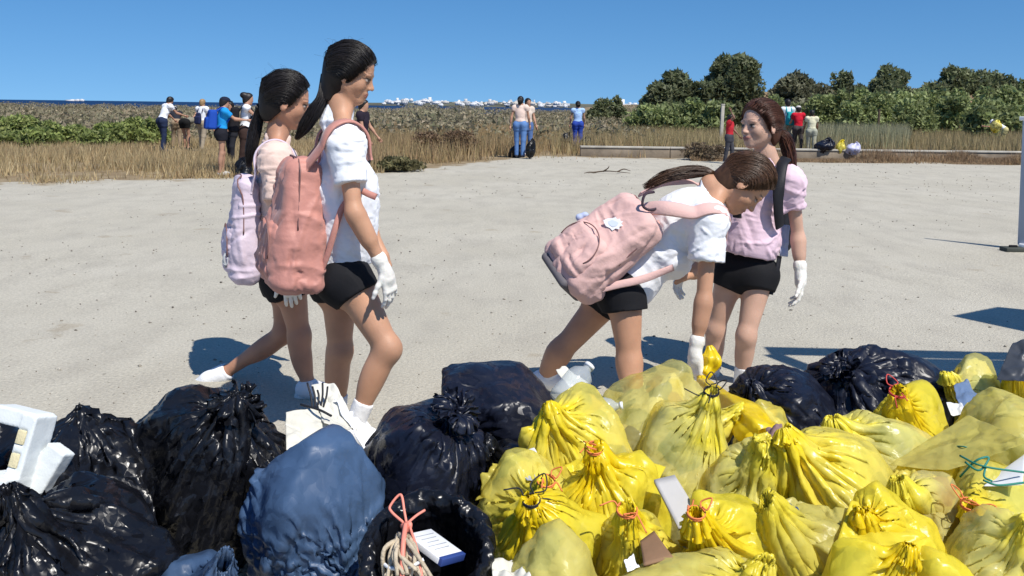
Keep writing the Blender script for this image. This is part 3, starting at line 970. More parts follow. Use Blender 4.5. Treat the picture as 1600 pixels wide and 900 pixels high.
def sim_bag(seed, c, axes, R, neck, tie_at=.90, slack=1.20, length=1.03, nu=144, nv=38, iters=110, film=1.03, others=(), mode='tie', bend=.35, grav=.0003, tie_r=.014, mouth=.6, pull=.0004, box=.60, amp=.20, K=None, lumps=16, crease=.006, folds=60, fold_amp=.0065, fold_w=(.018, .050), rough_amp=.05, frill=.020, fine=True):
    """A sheet-plastic tube gathered at both ends, drawn over its contents and relaxed so that it crumples."""
    rg = np.random.default_rng(seed)
    axes = np.asarray(axes, float); c = np.asarray(c, float)
    if K is None: K = star_shape(seed, axes, R, c, box, lumps, amp)
    neck = np.asarray(neck, float); nd = nrm(neck - c)
    # orthonormal frame with third axis towards the neck
    t = R[:, 0] if abs(R[:, 0] @ nd) < .8 else R[:, 1]
    e1 = nrm(t - nd * (t @ nd)); e2 = np.cross(nd, e1)
    v = np.linspace(0, 1, nv); th = np.arange(nu) * 2 * math.pi / nu
    kt = int(round(tie_at * (nv - 1)))
    X = np.zeros((nv, nu, 3))
    cd, sd_ = np.cos(th), np.sin(th)
    for i in range(nv):
        if i <= kt:
            ph = math.pi * (i / kt) * .995 + .002
            d = -math.cos(ph) * nd[None] + math.sin(ph) * (cd[:, None] * e1 + sd_[:, None] * e2)
            q = nrm(d @ K['Mi'].T)
            p = c + (q * (K['rad'](q) * film)[:, None]) @ K['M'].T
            if mode == 'tie':
                w_ = max(0, (i / kt - .80) / .20) ** 1.3
                ring = neck + (cd[:, None] * e1 + sd_[:, None] * e2) * tie_r
                p = p * (1 - w_) + ring * w_
            X[i] = p
        else:
            k = (i - kt) / max(1, nv - 1 - kt)
            X[i] = neck + nd * k * frill + (cd[:, None] * e1 + sd_[:, None] * e2) * (tie_r + frill * .9 * k)
    if mode == 'open':
        # mouth ring stays open and rolls outward
        k0 = int(mouth * (nv - 1))
        ring0 = X[k0].copy(); rc = ring0.mean(0)
        for i in range(k0, nv):
            k = (i - k0) / (nv - 1 - k0)
            up = math.sin(k * math.pi) * .05 + k * .0
            X[i] = rc + (ring0 - rc) * (1 + .10 * math.sin(k * math.pi * .5)) + nd * (up * 1.1 - .03 * k)
    seg = np.linalg.norm(np.roll(X, -1, 1) - X, axis=2).sum(1)
    C = seg.max() * slack
    lu = C / nu
    lv = np.linalg.norm(np.diff(X, axis=0), axis=2).mean(1) * (1.04 * length)
    lv = np.maximum(lv, lv.mean() * .4)[:, None]
    # the sheet has slack in patches: local rest lengths vary
    pv = X.reshape(-1, 3)
    lu = lu * (1 + .20 * fbm(pv * 9, seed + 40, 2).reshape(nv, nu))
    lv = lv * (1 + .20 * fbm(pv * 9, seed + 50, 2).reshape(nv, nu)[:-1])
    # noise seeds: radial pleats near the ends, crumples elsewhere
    pl = sum(np.sin(th * n + rg.uniform(0, 6.28)) * rg.uniform(.4, 1) for n in (13, 21, 29, 37)) * .25
    pq = X.reshape(-1, 3); pq = pq + .04 * np.stack([vnoise(pq * 8 + k * 31, seed + k) for k in range(3)], 1)
    rough = (1.1 * np.abs(vnoise(pq * 9, seed)) + .8 * np.abs(vnoise(pq * 17, seed + 3)) + .5 * np.abs(vnoise(pq * 33, seed + 5)) - .1).reshape(nv, nu)
    out = nrm(X - c)
    endw = np.clip(np.abs(v - .5 * tie_at) / (.5 * tie_at), 0, 1)[:, None] ** 2
    X = X + out * ((pl[None] * endw * .013 + rough * rough_amp)[..., None])
    fixed = np.zeros((nv, nu), bool)
    if mode == 'tie': fixed[kt] = True
    X0 = X.copy()
    ldg = np.sqrt(lu[:-1] ** 2 + lv ** 2)
    V = np.zeros_like(X)
    wide = np.clip(np.linalg.norm(X - c, axis=2) * 0 + (1 - endw * .9), 0, 1) * np.ones((nv, nu))
    for it in range(iters):
        X = X + V * .6
        Xp = X.copy()
        X[..., 2] -= grav
        X -= nrm(X - c) * pull * (1 - .5 * it / iters)
        D = np.zeros_like(X)
        def con(A, B, rest, st):
            d = B - A; L = np.sqrt((d * d).sum(-1)) + 1e-9
            return d * ((L - rest) / L * st)[..., None]
        g = con(X, np.roll(X, -1, 1), lu, .17); D += g; D -= np.roll(g, 1, 1)
        g = con(X[:-1], X[1:], lv, .17); D[:-1] += g; D[1:] -= g
        XR = np.roll(X, -1, 1); XL = np.roll(X, 1, 1)
        g = con(X[:-1], XR[1:], ldg, .03); D[:-1] += g; D[1:] -= np.roll(g, 1, 1)
        g = con(X[:-1], XL[1:], ldg, .03); D[:-1] += g; D[1:] -= np.roll(g, -1, 1)
        # bending: only resist folding tighter than a gentle curve
        d = np.roll(X, -2, 1) - X; L = np.sqrt((d * d).sum(-1)) + 1e-9
        g = d * (np.minimum(L - 1.55 * lu, 0) / L * bend * .1)[..., None]; D += g; D -= np.roll(g, 2, 1)
        d = X[2:] - X[:-2]; L = np.sqrt((d * d).sum(-1)) + 1e-9
        g = d * (np.minimum(L - 1.55 * .5 * (lv[1:] + lv[:-1]), 0) / L * bend * .1)[..., None]; D[:-2] += g; D[2:] -= g
        d = np.roll(X, -5, 1) - X; L = np.sqrt((d * d).sum(-1)) + 1e-9
        g = d * (np.minimum(L - 3.1 * lu, 0) / L * bend * .16 * wide)[..., None]; D += g; D -= np.roll(g, 5, 1)
        d = X[5:] - X[:-5]; L = np.sqrt((d * d).sum(-1)) + 1e-9
        g = d * (np.minimum(L - 3.1 * lv[4:], 0) / L * bend * .16)[..., None]; D[:-5] += g; D[5:] -= g
        X = X + D
        f = X.reshape(-1, 3)
        if it % 2 == 0 or it > iters - 6:
            push_out(f, K, film)
            for o in others: push_out(f, o, 1.04)
        f[:, 2] = np.maximum(f[:, 2], .004)
        X = f.reshape(nv, nu, 3)
        X[fixed] = X0[fixed]
        V = (X - Xp) * .25
    # how gathered the sheet is (rest area / actual area): doubled film looks denser
    a = np.linalg.norm(np.roll(X, -1, 1) - X, axis=2) + np.linalg.norm(X - np.roll(X, 1, 1), axis=2)
    smooth = X.copy()
    for _ in range(4):
        smooth = (smooth + np.roll(smooth, 1, 1) + np.roll(smooth, -1, 1)) / 3
    a2 = np.linalg.norm(np.roll(smooth, -1, 1) - smooth, axis=2)
    dens = np.clip((lu / (a2 + 1e-6) - 1.0) / 1.6, 0, 1)
    for _ in range(3):
        dens = (dens + np.roll(dens, 1, 1) + np.roll(dens, -1, 1)) / 3
    if fine:                                  # finer mesh for the sharp folds
        def up2(A, wrap):
            if wrap:
                e = np.concatenate([A[:, -1:], A, A[:, :2]], 1)
                mid = (-e[:, :-3] + 9 * e[:, 1:-2] + 9 * e[:, 2:-1] - e[:, 3:]) / 16
                o = np.empty((A.shape[0], A.shape[1] * 2) + A.shape[2:]); o[:, ::2] = A; o[:, 1::2] = mid
                return o
            e = np.concatenate([2 * A[:1] - A[1:2], A, 2 * A[-1:] - A[-2:-1]], 0)
            mid = (-e[:-3] + 9 * e[1:-2] + 9 * e[2:-1] - e[3:]) / 16
            o = np.empty((A.shape[0] * 2 - 1,) + A.shape[1:]); o[::2] = A; o[1::2] = mid
            return o
        X = up2(X, False); dens = up2(dens[..., None], False)[..., 0]
        nv, nu = dens.shape; v = np.linspace(0, 1, nv); kt = kt * 2
    i, j = np.meshgrid(np.arange(nv - 1), np.arange(nu), indexing='ij')
    Fq = np.stack([i * nu + j, i * nu + (j + 1) % nu, (i + 1) * nu + (j + 1) % nu, (i + 1) * nu + j], -1).reshape(-1, 4)
    Vv = X.reshape(-1, 3)
    if crease:
        Nn = vnormals(Vv, Fq); sd3 = rg.uniform(0, 50, 3)
        q = Vv + .02 * np.stack([vnoise(Vv * 14 + k * 31, seed + k) for k in range(3)], 1)
        ax_ = nd; q = q - np.outer(q @ ax_, ax_) * .5
        fold = lambda z, sd: 1 - 2 * np.abs(vnoise(z, sd))
        h = .62 * fold(q * 9 + sd3, seed) + .25 * fold(q * 21 + sd3, seed + 9)
        keep = np.clip((.93 * tie_at - np.repeat(v, nu)) * 8, .12, 1)
        Vv = Vv + Nn * (crease * 1.25 * h * keep)[:, None]
        if folds:
            body_ = (np.repeat(v, nu) < .97 * tie_at) & (np.repeat(v, nu) > .12)
            Vv = creases(Vv, Fq, folds, fold_amp, seed + 3, (.07, .24), fold_w, toward=neck, bias=.5, where=body_, out=.75)
        Vv[:, 2] = np.maximum(Vv[:, 2], .003)
        X = Vv.reshape(nv, nu, 3)
    # close the bottom
    Vv = np.vstack([Vv, X[0].mean(0)[None]]); jj = np.arange(nu)
    Fq = np.vstack([Fq, np.stack([np.full(nu, nv * nu), (jj + 1) % nu, jj, jj], -1)])
    dens = np.append(dens.ravel(), 1.0)
    return Vv, Fq, dens, K, X, kt

def contents_mesh(K, scale, seed, n=40, m=26, jag=.05):
    th, ph = np.meshgrid(np.arange(n) * 2 * math.pi / n, np.linspace(.02, math.pi - .02, m))
    d = np.stack([np.sin(ph) * np.cos(th), np.sin(ph) * np.sin(th), np.cos(ph)], -1).reshape(-1, 3)
    r = K['rad'](d) * scale * (1 + jag * vnoise(d * 5, seed) + jag * .7 * vnoise(d * 11, seed + 1))
    V = K['c'] + (d * r[:, None]) @ K['M'].T
    V[:, 2] = np.maximum(V[:, 2], .006)
    i, j = np.meshgrid(np.arange(m - 1), np.arange(n), indexing='ij')
    F = np.stack([i * n + j, (i + 1) * n + j, (i + 1) * n + (j + 1) % n, i * n + (j + 1) % n], -1).reshape(-1, 4)
    return V, F

def crinkle(nt, vec, strength, sc=16, dist=.02):
    """Crumpled film: small facets, each tilted its own way, plus fine ridges."""
    N = nt.nodes.new; Lk = nt.links.new
    w0 = N('ShaderNodeTexNoise'); w0.inputs['Scale'].default_value = 7; w0.inputs['Detail'].default_value = 3; Lk(vec, w0.inputs['Vector'])
    mx = N('ShaderNodeMix'); mx.data_type = 'VECTOR'; mx.inputs[0].default_value = .14
    Lk(vec, mx.inputs[4]); Lk(w0.outputs['Color'], mx.inputs[5])
    r = N('ShaderNodeTexNoise'); r.noise_type = 'RIDGED_MULTIFRACTAL'; r.inputs['Scale'].default_value = sc * .6; r.inputs['Detail'].default_value = 5
    Lk(mx.outputs[1], r.inputs['Vector'])
    bp = N('ShaderNodeBump'); bp.inputs['Strength'].default_value = strength * .35; bp.inputs['Distance'].default_value = dist * .6
    Lk(r.outputs[0], bp.inputs['Height'])
    cur = bp.outputs[0]
    for k, (q, wt, st) in enumerate(((sc * .7, .60, (1, 1, .35)), (sc * 1.7, .70, (.45, 1, .8)), (sc * 3.6, .50, (1, .5, 1)))):
        v = N('ShaderNodeTexVoronoi'); v.feature = 'F1'; v.inputs['Scale'].default_value = q
        mp = N('ShaderNodeMapping'); mp.inputs['Scale'].default_value = st; mp.inputs['Rotation'].default_value = (.35 * k, .3 - .4 * k, .5 * k)
        Lk(mx.outputs[1], mp.inputs['Vector']); Lk(mp.outputs[0], v.inputs['Vector'])
        ma = N('ShaderNodeVectorMath'); ma.operation = 'MULTIPLY_ADD'
        ma.inputs[1].default_value = (wt * strength,) * 3; ma.inputs[2].default_value = (-.5 * wt * strength,) * 3
        Lk(v.outputs['Color'], ma.inputs[0])
        ad = N('ShaderNodeVectorMath'); ad.operation = 'ADD'; Lk(cur, ad.inputs[0]); Lk(ma.outputs[0], ad.inputs[1]); cur = ad.outputs[0]
    nm = N('ShaderNodeVectorMath'); nm.operation = 'NORMALIZE'; Lk(cur, nm.inputs[0])
    return nm.outputs[0]

def plastic_dark(name, col, rough, bump=.35, bscale=21, spec=.32):
    m = mat(name, col, rough, spec, var=.25, vscale=5)
    nt = m.node_tree; tc = nt.nodes.new('ShaderNodeTexCoord')
    nt.links.new(crinkle(nt, tc.outputs['Object'], bump, bscale), nt.nodes['Principled BSDF'].inputs['Normal'])
    return m

def plastic_yellow(name, thin, thick, see=.34, rough=.30):
    """Thin tinted film: partly see-through where single, denser where gathered."""
    m = bpy.data.materials.new(name); m.use_nodes = True
    nt = m.node_tree; nt.nodes.clear(); N = nt.nodes.new; Lk = nt.links.new
    out = N('ShaderNodeOutputMaterial')
    at = N('ShaderNodeAttribute'); at.attribute_name = 'gather'
    tc = N('ShaderNodeTexCoord')
    n1 = N('ShaderNodeTexNoise'); n1.inputs['Scale'].default_value = 9; n1.inputs['Detail'].default_value = 3
    Lk(tc.outputs['Object'], n1.inputs['Vector'])
    mr = N('ShaderNodeMapRange'); mr.inputs[1].default_value = .35; mr.inputs[2].default_value = .65; mr.inputs[3].default_value = -.22; mr.inputs[4].default_value = .22
    Lk(n1.outputs[0], mr.inputs[0])
    ad = N('ShaderNodeMath'); ad.operation = 'ADD'; ad.use_clamp = True
    Lk(at.outputs['Fac'], ad.inputs[0]); Lk(mr.outputs[0], ad.inputs[1])
    cm = N('ShaderNodeMix'); cm.data_type = 'RGBA'
    cm.inputs[6].default_value = (*thin, 1); cm.inputs[7].default_value = (*thick, 1)
    Lk(ad.outputs[0], cm.inputs[0])
    bpo = crinkle(nt, tc.outputs['Object'], .45, 17, .02)
    pr = N('ShaderNodeBsdfPrincipled'); pr.inputs['Roughness'].default_value = rough; pr.inputs['Specular IOR Level'].default_value = .45
    Lk(cm.outputs[2], pr.inputs['Base Color']); Lk(bpo, pr.inputs['Normal'])
    tr = N('ShaderNodeBsdfTranslucent'); Lk(cm.outputs[2], tr.inputs['Color'])
    m1 = N('ShaderNodeMixShader'); m1.inputs[0].default_value = .30
    Lk(pr.outputs[0], m1.inputs[1]); Lk(tr.outputs[0], m1.inputs[2])
    tp = N('ShaderNodeBsdfTransparent'); tp.inputs['Color'].default_value = (.98, .90, .45, 1)
    m2 = N('ShaderNodeMixShader')
    fa = N('ShaderNodeMapRange'); fa.inputs[1].default_value = 0; fa.inputs[2].default_value = .7; fa.inputs[3].default_value = see; fa.inputs[4].default_value = .06
    Lk(ad.outputs[0], fa.inputs[0]); Lk(fa.outputs[0], m2.inputs[0])
    Lk(m1.outputs[0], m2.inputs[1]); Lk(tp.outputs[0], m2.inputs[2])
    Lk(m2.outputs[0], out.inputs['Surface'])
    return m

def rubbish_mat(name, cols, scale=16, rough=.7):
    """Mixed rubbish: patches of paper, card, glass and plastic colours."""
    m = mat(name, (.5, .5, .5), rough, .3, bump=.5, bscale=30)
    nt = m.node_tree; b = nt.nodes['Principled BSDF']
    tc = nt.nodes.new('ShaderNodeTexCoord')
    nz = nt.nodes.new('ShaderNodeTexNoise'); nz.inputs['Scale'].default_value = 6
    nt.links.new(tc.outputs['Object'], nz.inputs['Vector'])
    mx = nt.nodes.new('ShaderNodeMix'); mx.data_type = 'VECTOR'; mx.inputs[0].default_value = .12
    nt.links.new(tc.outputs['Object'], mx.inputs[4]); nt.links.new(nz.outputs['Color'], mx.inputs[5])
    vo = nt.nodes.new('ShaderNodeTexVoronoi'); vo.inputs['Scale'].default_value = scale
    nt.links.new(mx.outputs[1], vo.inputs['Vector'])
    se = nt.nodes.new('ShaderNodeSeparateColor'); nt.links.new(vo.outputs['Color'], se.inputs[0])
    rp = nt.nodes.new('ShaderNodeValToRGB'); rp.color_ramp.interpolation = 'CONSTANT'
    el = rp.color_ramp.elements
    while len(el) < len(cols): el.new(.5)
    for k, c in enumerate(cols):
        el[k].position = k / len(cols); el[k].color = (*c, 1)
    nt.links.new(se.outputs[0], rp.inputs[0]); nt.links.new(rp.outputs[0], b.inputs['Base Color'])
    return m

M_BAG_BLACK = plastic_dark('black_bag_plastic', (.007, .0075, .010), .29, .75)
M_BAG_NAVY = plastic_dark('navy_bag_plastic', (.008, .010, .020), .36, .55)
M_BAG_BLUE = plastic_dark('blue_bag_plastic', (.048, .088, .165), .44, .32, 15)
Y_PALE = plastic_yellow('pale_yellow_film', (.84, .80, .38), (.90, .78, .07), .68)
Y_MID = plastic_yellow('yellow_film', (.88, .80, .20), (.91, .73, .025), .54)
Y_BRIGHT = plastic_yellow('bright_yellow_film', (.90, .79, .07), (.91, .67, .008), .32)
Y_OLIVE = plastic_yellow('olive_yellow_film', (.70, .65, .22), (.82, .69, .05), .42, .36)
RUB_LIGHT = rubbish_mat('mixed_light_rubbish', [(.10, .09, .08), (.62, .58, .48), (.70, .66, .56), (.5, .40, .22), (.42, .45, .38), (.66, .60, .3), (.3, .32, .26), (.72, .70, .66)])
RUB_BROWN = rubbish_mat('mixed_brown_rubbish', [(.30, .17, .09), (.45, .33, .2), (.2, .11, .07), (.55, .48, .36), (.36, .25, .10)])
RUB_GLASS = rubbish_mat('mixed_bottles', [(.40, .46, .38), (.55, .56, .44), (.24, .32, .26), (.66, .62, .40), (.60, .60, .58)], 11, .35)
M_STRING = {'orange': mat('orange_cord', (.72, .20, .06), .6), 'pink': mat('pink_cord', (.75, .25, .18), .55), 'black': mat('black_cord', (.015, .015, .02), .6),
            'green': mat('green_cord', (.02, .20, .15), .6), 'red': mat('red_cord', (.55, .06, .05), .6)}

KS = []                                       # shapes already placed, as colliders for the next bags
def near(c, r=.62):
    return [k for k in KS if np.linalg.norm(k['c'] - c) < r]

def bag_at(u, v, Y, wpx, hpx, depth=None, lean=0.0):
    """Centre and half-axes from where the bag appears and how far off it is."""
    c = P(u, v, Y); s = Y / F_PX
    a, b = wpx * .5 * s, hpx * .5 * s
    return c, np.array([a, depth if depth else a * .9, b])

def trash_bag(seed, u, v, Y, wpx, hpx, m, label, group, neck_uv=None, nY=None, lean=0.0, yaw=None, contents=None, c_scale=.93, name='trash_bag', string=None, sub=0, depth=None, ground=True, **kw):
    c, ax = bag_at(u, v, Y, wpx, hpx, depth)
    top = c[2] + ax[2]
    if ground:                                # stand it on the ground: same top and width, its base reaching down
        ax[2] = max(ax[2], top * .52); c[2] = top - ax[2]
    rg = np.random.default_rng(seed + 900)
    R = roty(lean) @ rotz(rg.uniform(-.3, .3) if yaw is None else yaw)
    neck = P(*neck_uv, nY or Y) if neck_uv else c + np.array([rg.uniform(-.3, .3) * ax[0], ax[1] * .95, ax[2] * .55])
    Vv, Fq, dens, K, X, kt = sim_bag(seed, c, ax * .96, R, neck, others=near(c), **kw)
    KS.append(K)
    root = put(name, Vv, Fq, m, base=np.array([c[0], c[1], 0]), cols={'gather': np.stack([dens] * 3, 1)})
    root.location = (c[0], c[1], 0)
    tag(root, label, 'trash bag', group)
    if sub:
        md = root.modifiers.new('smooth', 'SUBSURF'); md.levels = md.render_levels = sub
    if contents:
        cv, cf = contents_mesh(K, c_scale, seed)
        put('filling', cv, cf, contents, root)
    if string:
        tie_string(root, X, kt, M_STRING[string[0]], seed, *string[1:])
    return root, K, X, kt

def tie_string(root, X, kt, m, seed, loops=1, size=.05, up=(0, -.3, 1)):
    rg = np.random.default_rng(seed + 5)
    p = X[kt].mean(0); r = np.linalg.norm(X[kt] - p, axis=1).mean() + .004
    up = nrm(up); e1 = nrm(np.cross(up, [.3, 1, .2])); e2 = np.cross(up, e1)
    t = np.linspace(0, 4 * math.pi, 40)
    ring = p + (np.cos(t)[:, None] * e1 + np.sin(t)[:, None] * e2) * r + up * (t[:, None] / 12.6 - .5) * .01
    parts = [tube(ring, .0022, 5)]
    for k in range(loops):
        a = rg.uniform(0, 6.28); d = nrm(up * rg.uniform(.4, 1) + (math.cos(a) * e1 + math.sin(a) * e2) * 1.0); sdv = nrm(np.cross(d, up) + .01)
        pts = [p + d * r, p + d * size * .5 + sdv * size * .3, p + d * size + sdv * size * .05, p + d * size * .55 - sdv * size * .25, p + d * r * .8]
        parts.append(tube(pts, .0020, 5, 24))
    for k in range(2):
        a = rg.uniform(0, 6.28); d = nrm(up * rg.uniform(-.2, .5) + (math.cos(a) * e1 + math.sin(a) * e2))
        pts = [p + d * r, p + d * size * .5 + rg.normal(0, .008, 3), p + d * size * rg.uniform(.8, 1.4) + np.array([0, 0, -.015])]
        parts.append(tube(pts, .0020, 5, 14))
    V, F = merge(parts)
    put('tie_string', V, F, m, root)
# ------------------------------------------------------------------ the setting
def y_edge(x):                                # where the bare sand ends and the dry grass begins
    return np.interp(x, [-40, -9, -6, -4.2, -3.0, -2.2, -1.0, 0, 1, 40], [13.5, 14.6, 15.6, 17.0, 17.6, 18.5, 21.0, 23.6, 24.6, 24.6])

def sand_mat():
    m = mat('sandy_ground', (.4, .37, .3), .95, .15)
    nt = m.node_tree; b = nt.nodes['Principled BSDF']; N = nt.nodes.new; Lk = nt.links.new
    tc = N('ShaderNodeTexCoord')
    def noise(sc, det=5, st=None, rough=.55):
        n = N('ShaderNodeTexNoise'); n.inputs['Scale'].default_value = sc; n.inputs['Detail'].default_value = det; n.inputs['Roughness'].default_value = rough
        v = tc.outputs['Object']
        if st:
            mp = N('ShaderNodeMapping'); mp.inputs['Scale'].default_value = st; Lk(v, mp.inputs['Vector']); v = mp.outputs[0]
        Lk(v, n.inputs['Vector']); return n.outputs[0]
    def ramp(s, a, b_, c0, c1):
        r = N('ShaderNodeValToRGB'); e = r.color_ramp.elements
        e[0].position, e[1].position = a, b_; e[0].color = (*c0, 1); e[1].color = (*c1, 1)
        Lk(s, r.inputs[0]); return r.outputs[0]
    def mix(f, a, c, mode='MIX'):
        x = N('ShaderNodeMix'); x.data_type = 'RGBA'; x.blend_type = mode
        if isinstance(f, float): x.inputs[0].default_value = f
        else: Lk(f, x.inputs[0])
        for s, i in ((a, 6), (c, 7)):
            if isinstance(s, tuple): x.inputs[i].default_value = (*s, 1)
            else: Lk(s, x.inputs[i])
        return x.outputs[2]
    c = ramp(noise(.5, 6), .35, .68, (.45, .415, .335), (.50, .465, .385))
    c = mix(ramp(noise(3.0, 6, (1, .5, 1)), .45, .72, (0, 0, 0), (1, 1, 1)), c, (.41, .378, .312))
    c = mix(1.0, c, ramp(noise(60, 3, None, .7), .30, .70, (.78, .78, .78), (1.18, 1.18, 1.18)), 'MULTIPLY')
    c = mix(ramp(noise(22, 4, (1, .6, 1), .6), .66, .74, (0, 0, 0), (.75, .75, .75)), c, (.25, .225, .18))
    # dry earth beyond the edge of the lot
    at = N('ShaderNodeAttribute'); at.attribute_name = 'soil'
    soil = ramp(noise(2.2, 6), .35, .7, (.21, .15, .085), (.33, .26, .16))
    nz = noise(1.6, 5)
    ad = N('ShaderNodeMath'); ad.operation = 'ADD'; Lk(at.outputs['Fac'], ad.inputs[0])
    mr = N('ShaderNodeMapRange'); mr.inputs[1].default_value = .3; mr.inputs[2].default_value = .7; mr.inputs[3].default_value = -.45; mr.inputs[4].default_value = .45
    Lk(nz, mr.inputs[0]); Lk(mr.outputs[0], ad.inputs[1])
    ms = N('ShaderNodeMapRange'); ms.inputs[1].default_value = .35; ms.inputs[2].default_value = .65; Lk(ad.outputs[0], ms.inputs[0])
    c = mix(ms.outputs[0], c, soil)
    Lk(c, b.inputs['Base Color'])
    bp = N('ShaderNodeBump'); bp.inputs['Strength'].default_value = .55; bp.inputs['Distance'].default_value = .02
    bn = N('ShaderNodeMath'); bn.operation = 'ADD'; Lk(noise(35, 6, None, .7), bn.inputs[0]); Lk(noise(90, 3), bn.inputs[1])
    Lk(bn.outputs[0], bp.inputs['Height']); Lk(bp.outputs[0], b.inputs['Normal'])
    return m

def ground_z(x, y):
    x = np.asarray(x, float); y = np.asarray(y, float)
    z = -np.clip((y - 150) / 120, 0, 1) ** 1.2 * 3.2 * np.clip((25 - x) / 30, 0, 1)
    z += np.clip((y - 55) / 60, 0, 1) * np.clip((x - 12) / 22, 0, 1) * 2.2
    return z

xs = np.unique(np.concatenate([np.linspace(-500, -30, 24), np.linspace(-30, 40, 141), np.linspace(40, 600, 26)]))
ys = np.unique(np.concatenate([np.linspace(-60, -2, 10), np.linspace(-2, 12, 57), np.linspace(12, 30, 90), np.linspace(30, 300, 60)]))
gx, gy = np.meshgrid(xs, ys)
gp = np.stack([gx.ravel(), gy.ravel(), np.zeros(gx.size)], 1)
soil = np.clip((gp[:, 1] - y_edge(gp[:, 0])) / 1.6 + .5, 0, 1) * (gp[:, 1] > 10)
gp[:, 2] = ground_z(gp[:, 0], gp[:, 1]) + (.02 * vnoise(gp * .35, 3) + .012 * vnoise(gp * 1.1, 4)) * (gp[:, 1] > 5.5) * np.clip((gp[:, 1] - 5.5) / 3, 0, 1)
i, j = np.meshgrid(np.arange(len(ys) - 1), np.arange(len(xs) - 1), indexing='ij'); n = len(xs)
gf = np.stack([i * n + j, i * n + j + 1, (i + 1) * n + j + 1, (i + 1) * n + j], -1).reshape(-1, 4)
tag(put('ground', gp, gf, sand_mat(), cols={'soil': np.stack([soil] * 3, 1)}), kind='structure')

m = mat('sea_water', (.010, .035, .095), .35, .4, bump=.3, bscale=.15)
V, F = box((0, 15200, -4.0), (14000, 15000, 1.0))
tag(put('sea', V, F, m, smooth=False), kind='structure')

M_FAR = mat('far_coast_scrub', (.10, .10, .075), .95, .1, var=.4, vscale=.01)
def mound(name, cx, cy, rx, ry, h, z0, m, seed, n=64, k=24):
    t, r = np.meshgrid(np.arange(n) * 2 * math.pi / n, np.linspace(0, 1, k))
    x = cx + rx * r * np.cos(t); y = cy + ry * r * np.sin(t)
    q = np.stack([x.ravel() / rx * 3, y.ravel() / ry * 3, np.full(x.size, seed)], 1)
    z = z0 + h * (np.cos(r * math.pi) * .5 + .5).ravel() * (1 + .35 * vnoise(q, seed))
    V = np.stack([x.ravel(), y.ravel(), z], 1)
    i, j = np.meshgrid(np.arange(k - 1), np.arange(n), indexing='ij')
    F = np.stack([i * n + j, (i + 1) * n + j, (i + 1) * n + (j + 1) % n, i * n + (j + 1) % n], -1).reshape(-1, 4)
    return tag(put(name, V, F, m), kind='structure')
mound('far_coast', -60, 3250, 1000, 420, 19, -4.5, M_FAR, 5)
M_HILL = mat('dry_hillside', (.22, .155, .085), .95, .1, var=.45, vscale=.12)
mound('dry_hill', 62, 150, 60, 50, 5.6, -1.0, M_HILL, 8)
mound('dry_hill', 130, 170, 60, 60, 5.0, -1.0, M_HILL, 9)

# ---- the white town across the bay
M_TOWN = [mat('white_render', (.66, .66, .66), .9), mat('cream_render', (.58, .54, .48), .9), mat('grey_render', (.50, .50, .50), .9)]  # white walls dulled in the colour to stand in for haze
M_DARKWIN = mat('dark_openings', (.10, .12, .15), .4)
rg = np.random.default_rng(77)
def town_house(u0, Y, w, h, z, k, tower=False, label='one of many small pale flat roofed buildings of the town across the bay', group='white buildings of the far town'):
    x = (P(u0, 165, Y))[0]; d = w * rg.uniform(.6, 1.1)
    root = thing('white_building', (x, Y, z), label, 'building', group)
    V, F = merge([box((x, Y, z + h * .4), (w / 2, d / 2, h * .6)), box((x + w * rg.uniform(-.2, .2), Y + 2, z + h * 1.0 + 1.2), (w * .22, d * .3, 1.6 if not tower else 7)),
                  box((x, Y - d / 2 + .2, z + h + .35), (w / 2 + .25, .3, .4))])
    put('wall', V, F, M_TOWN[k], root, smooth=False)
    n = max(2, int(w / 5)); parts = []
    for a in range(n):
        for b in range(max(1, int(h / 3.5))):
            parts.append(box((x - w / 2 + w * (a + .5) / n, Y - d / 2 - .1, z + 1.8 + 3.2 * b), (w / n * .22, .15, .75)))
    V, F = merge(parts); put('windows', V, F, M_DARKWIN, root, smooth=False)['kind'] = 'stuff'
for r in range(125):
    t = rg.uniform(0, 1)
    u = 600 + 285 * t
    Y = rg.uniform(2700, 3250)
    hill = 6 + 8 * math.exp(-((u - 650) / 55) ** 2) + 7 * math.exp(-((u - 810) / 50) ** 2)
    town_house(u, Y, rg.uniform(9, 24), rg.uniform(4.5, 9), rg.uniform(-2, hill), rg.choice([0, 0, 0, 0, 1, 2]), rg.uniform() < .07)
for u in (112, 121, 128, 575):
    town_house(u, 4200, rg.uniform(15, 40), rg.uniform(5, 9), -3, 0, False, 'tiny white building on the horizon left of the far town', 'tiny white buildings on the horizon')
for u in (972, 984, 992):
    town_house(u, 1500, rg.uniform(9, 16), rg.uniform(5, 10), -2, 0, u == 972, {972: 'white house with a raised tower beside the small dark trees', 984: 'low white house in the middle of the three beside the small dark trees', 992: 'white house nearest the dark green tree row'}[u], 'white houses beside the small trees')

# ---- foliage
M_LEAF = attr_mat('leaves', .6, .25, trans=.35)
M_STRAW = attr_mat('dry_grass_blades', .8, .15, trans=.2)
M_BARK = mat('bark', (.085, .06, .042), .9, .1, bump=.6, bscale=12, var=.3)

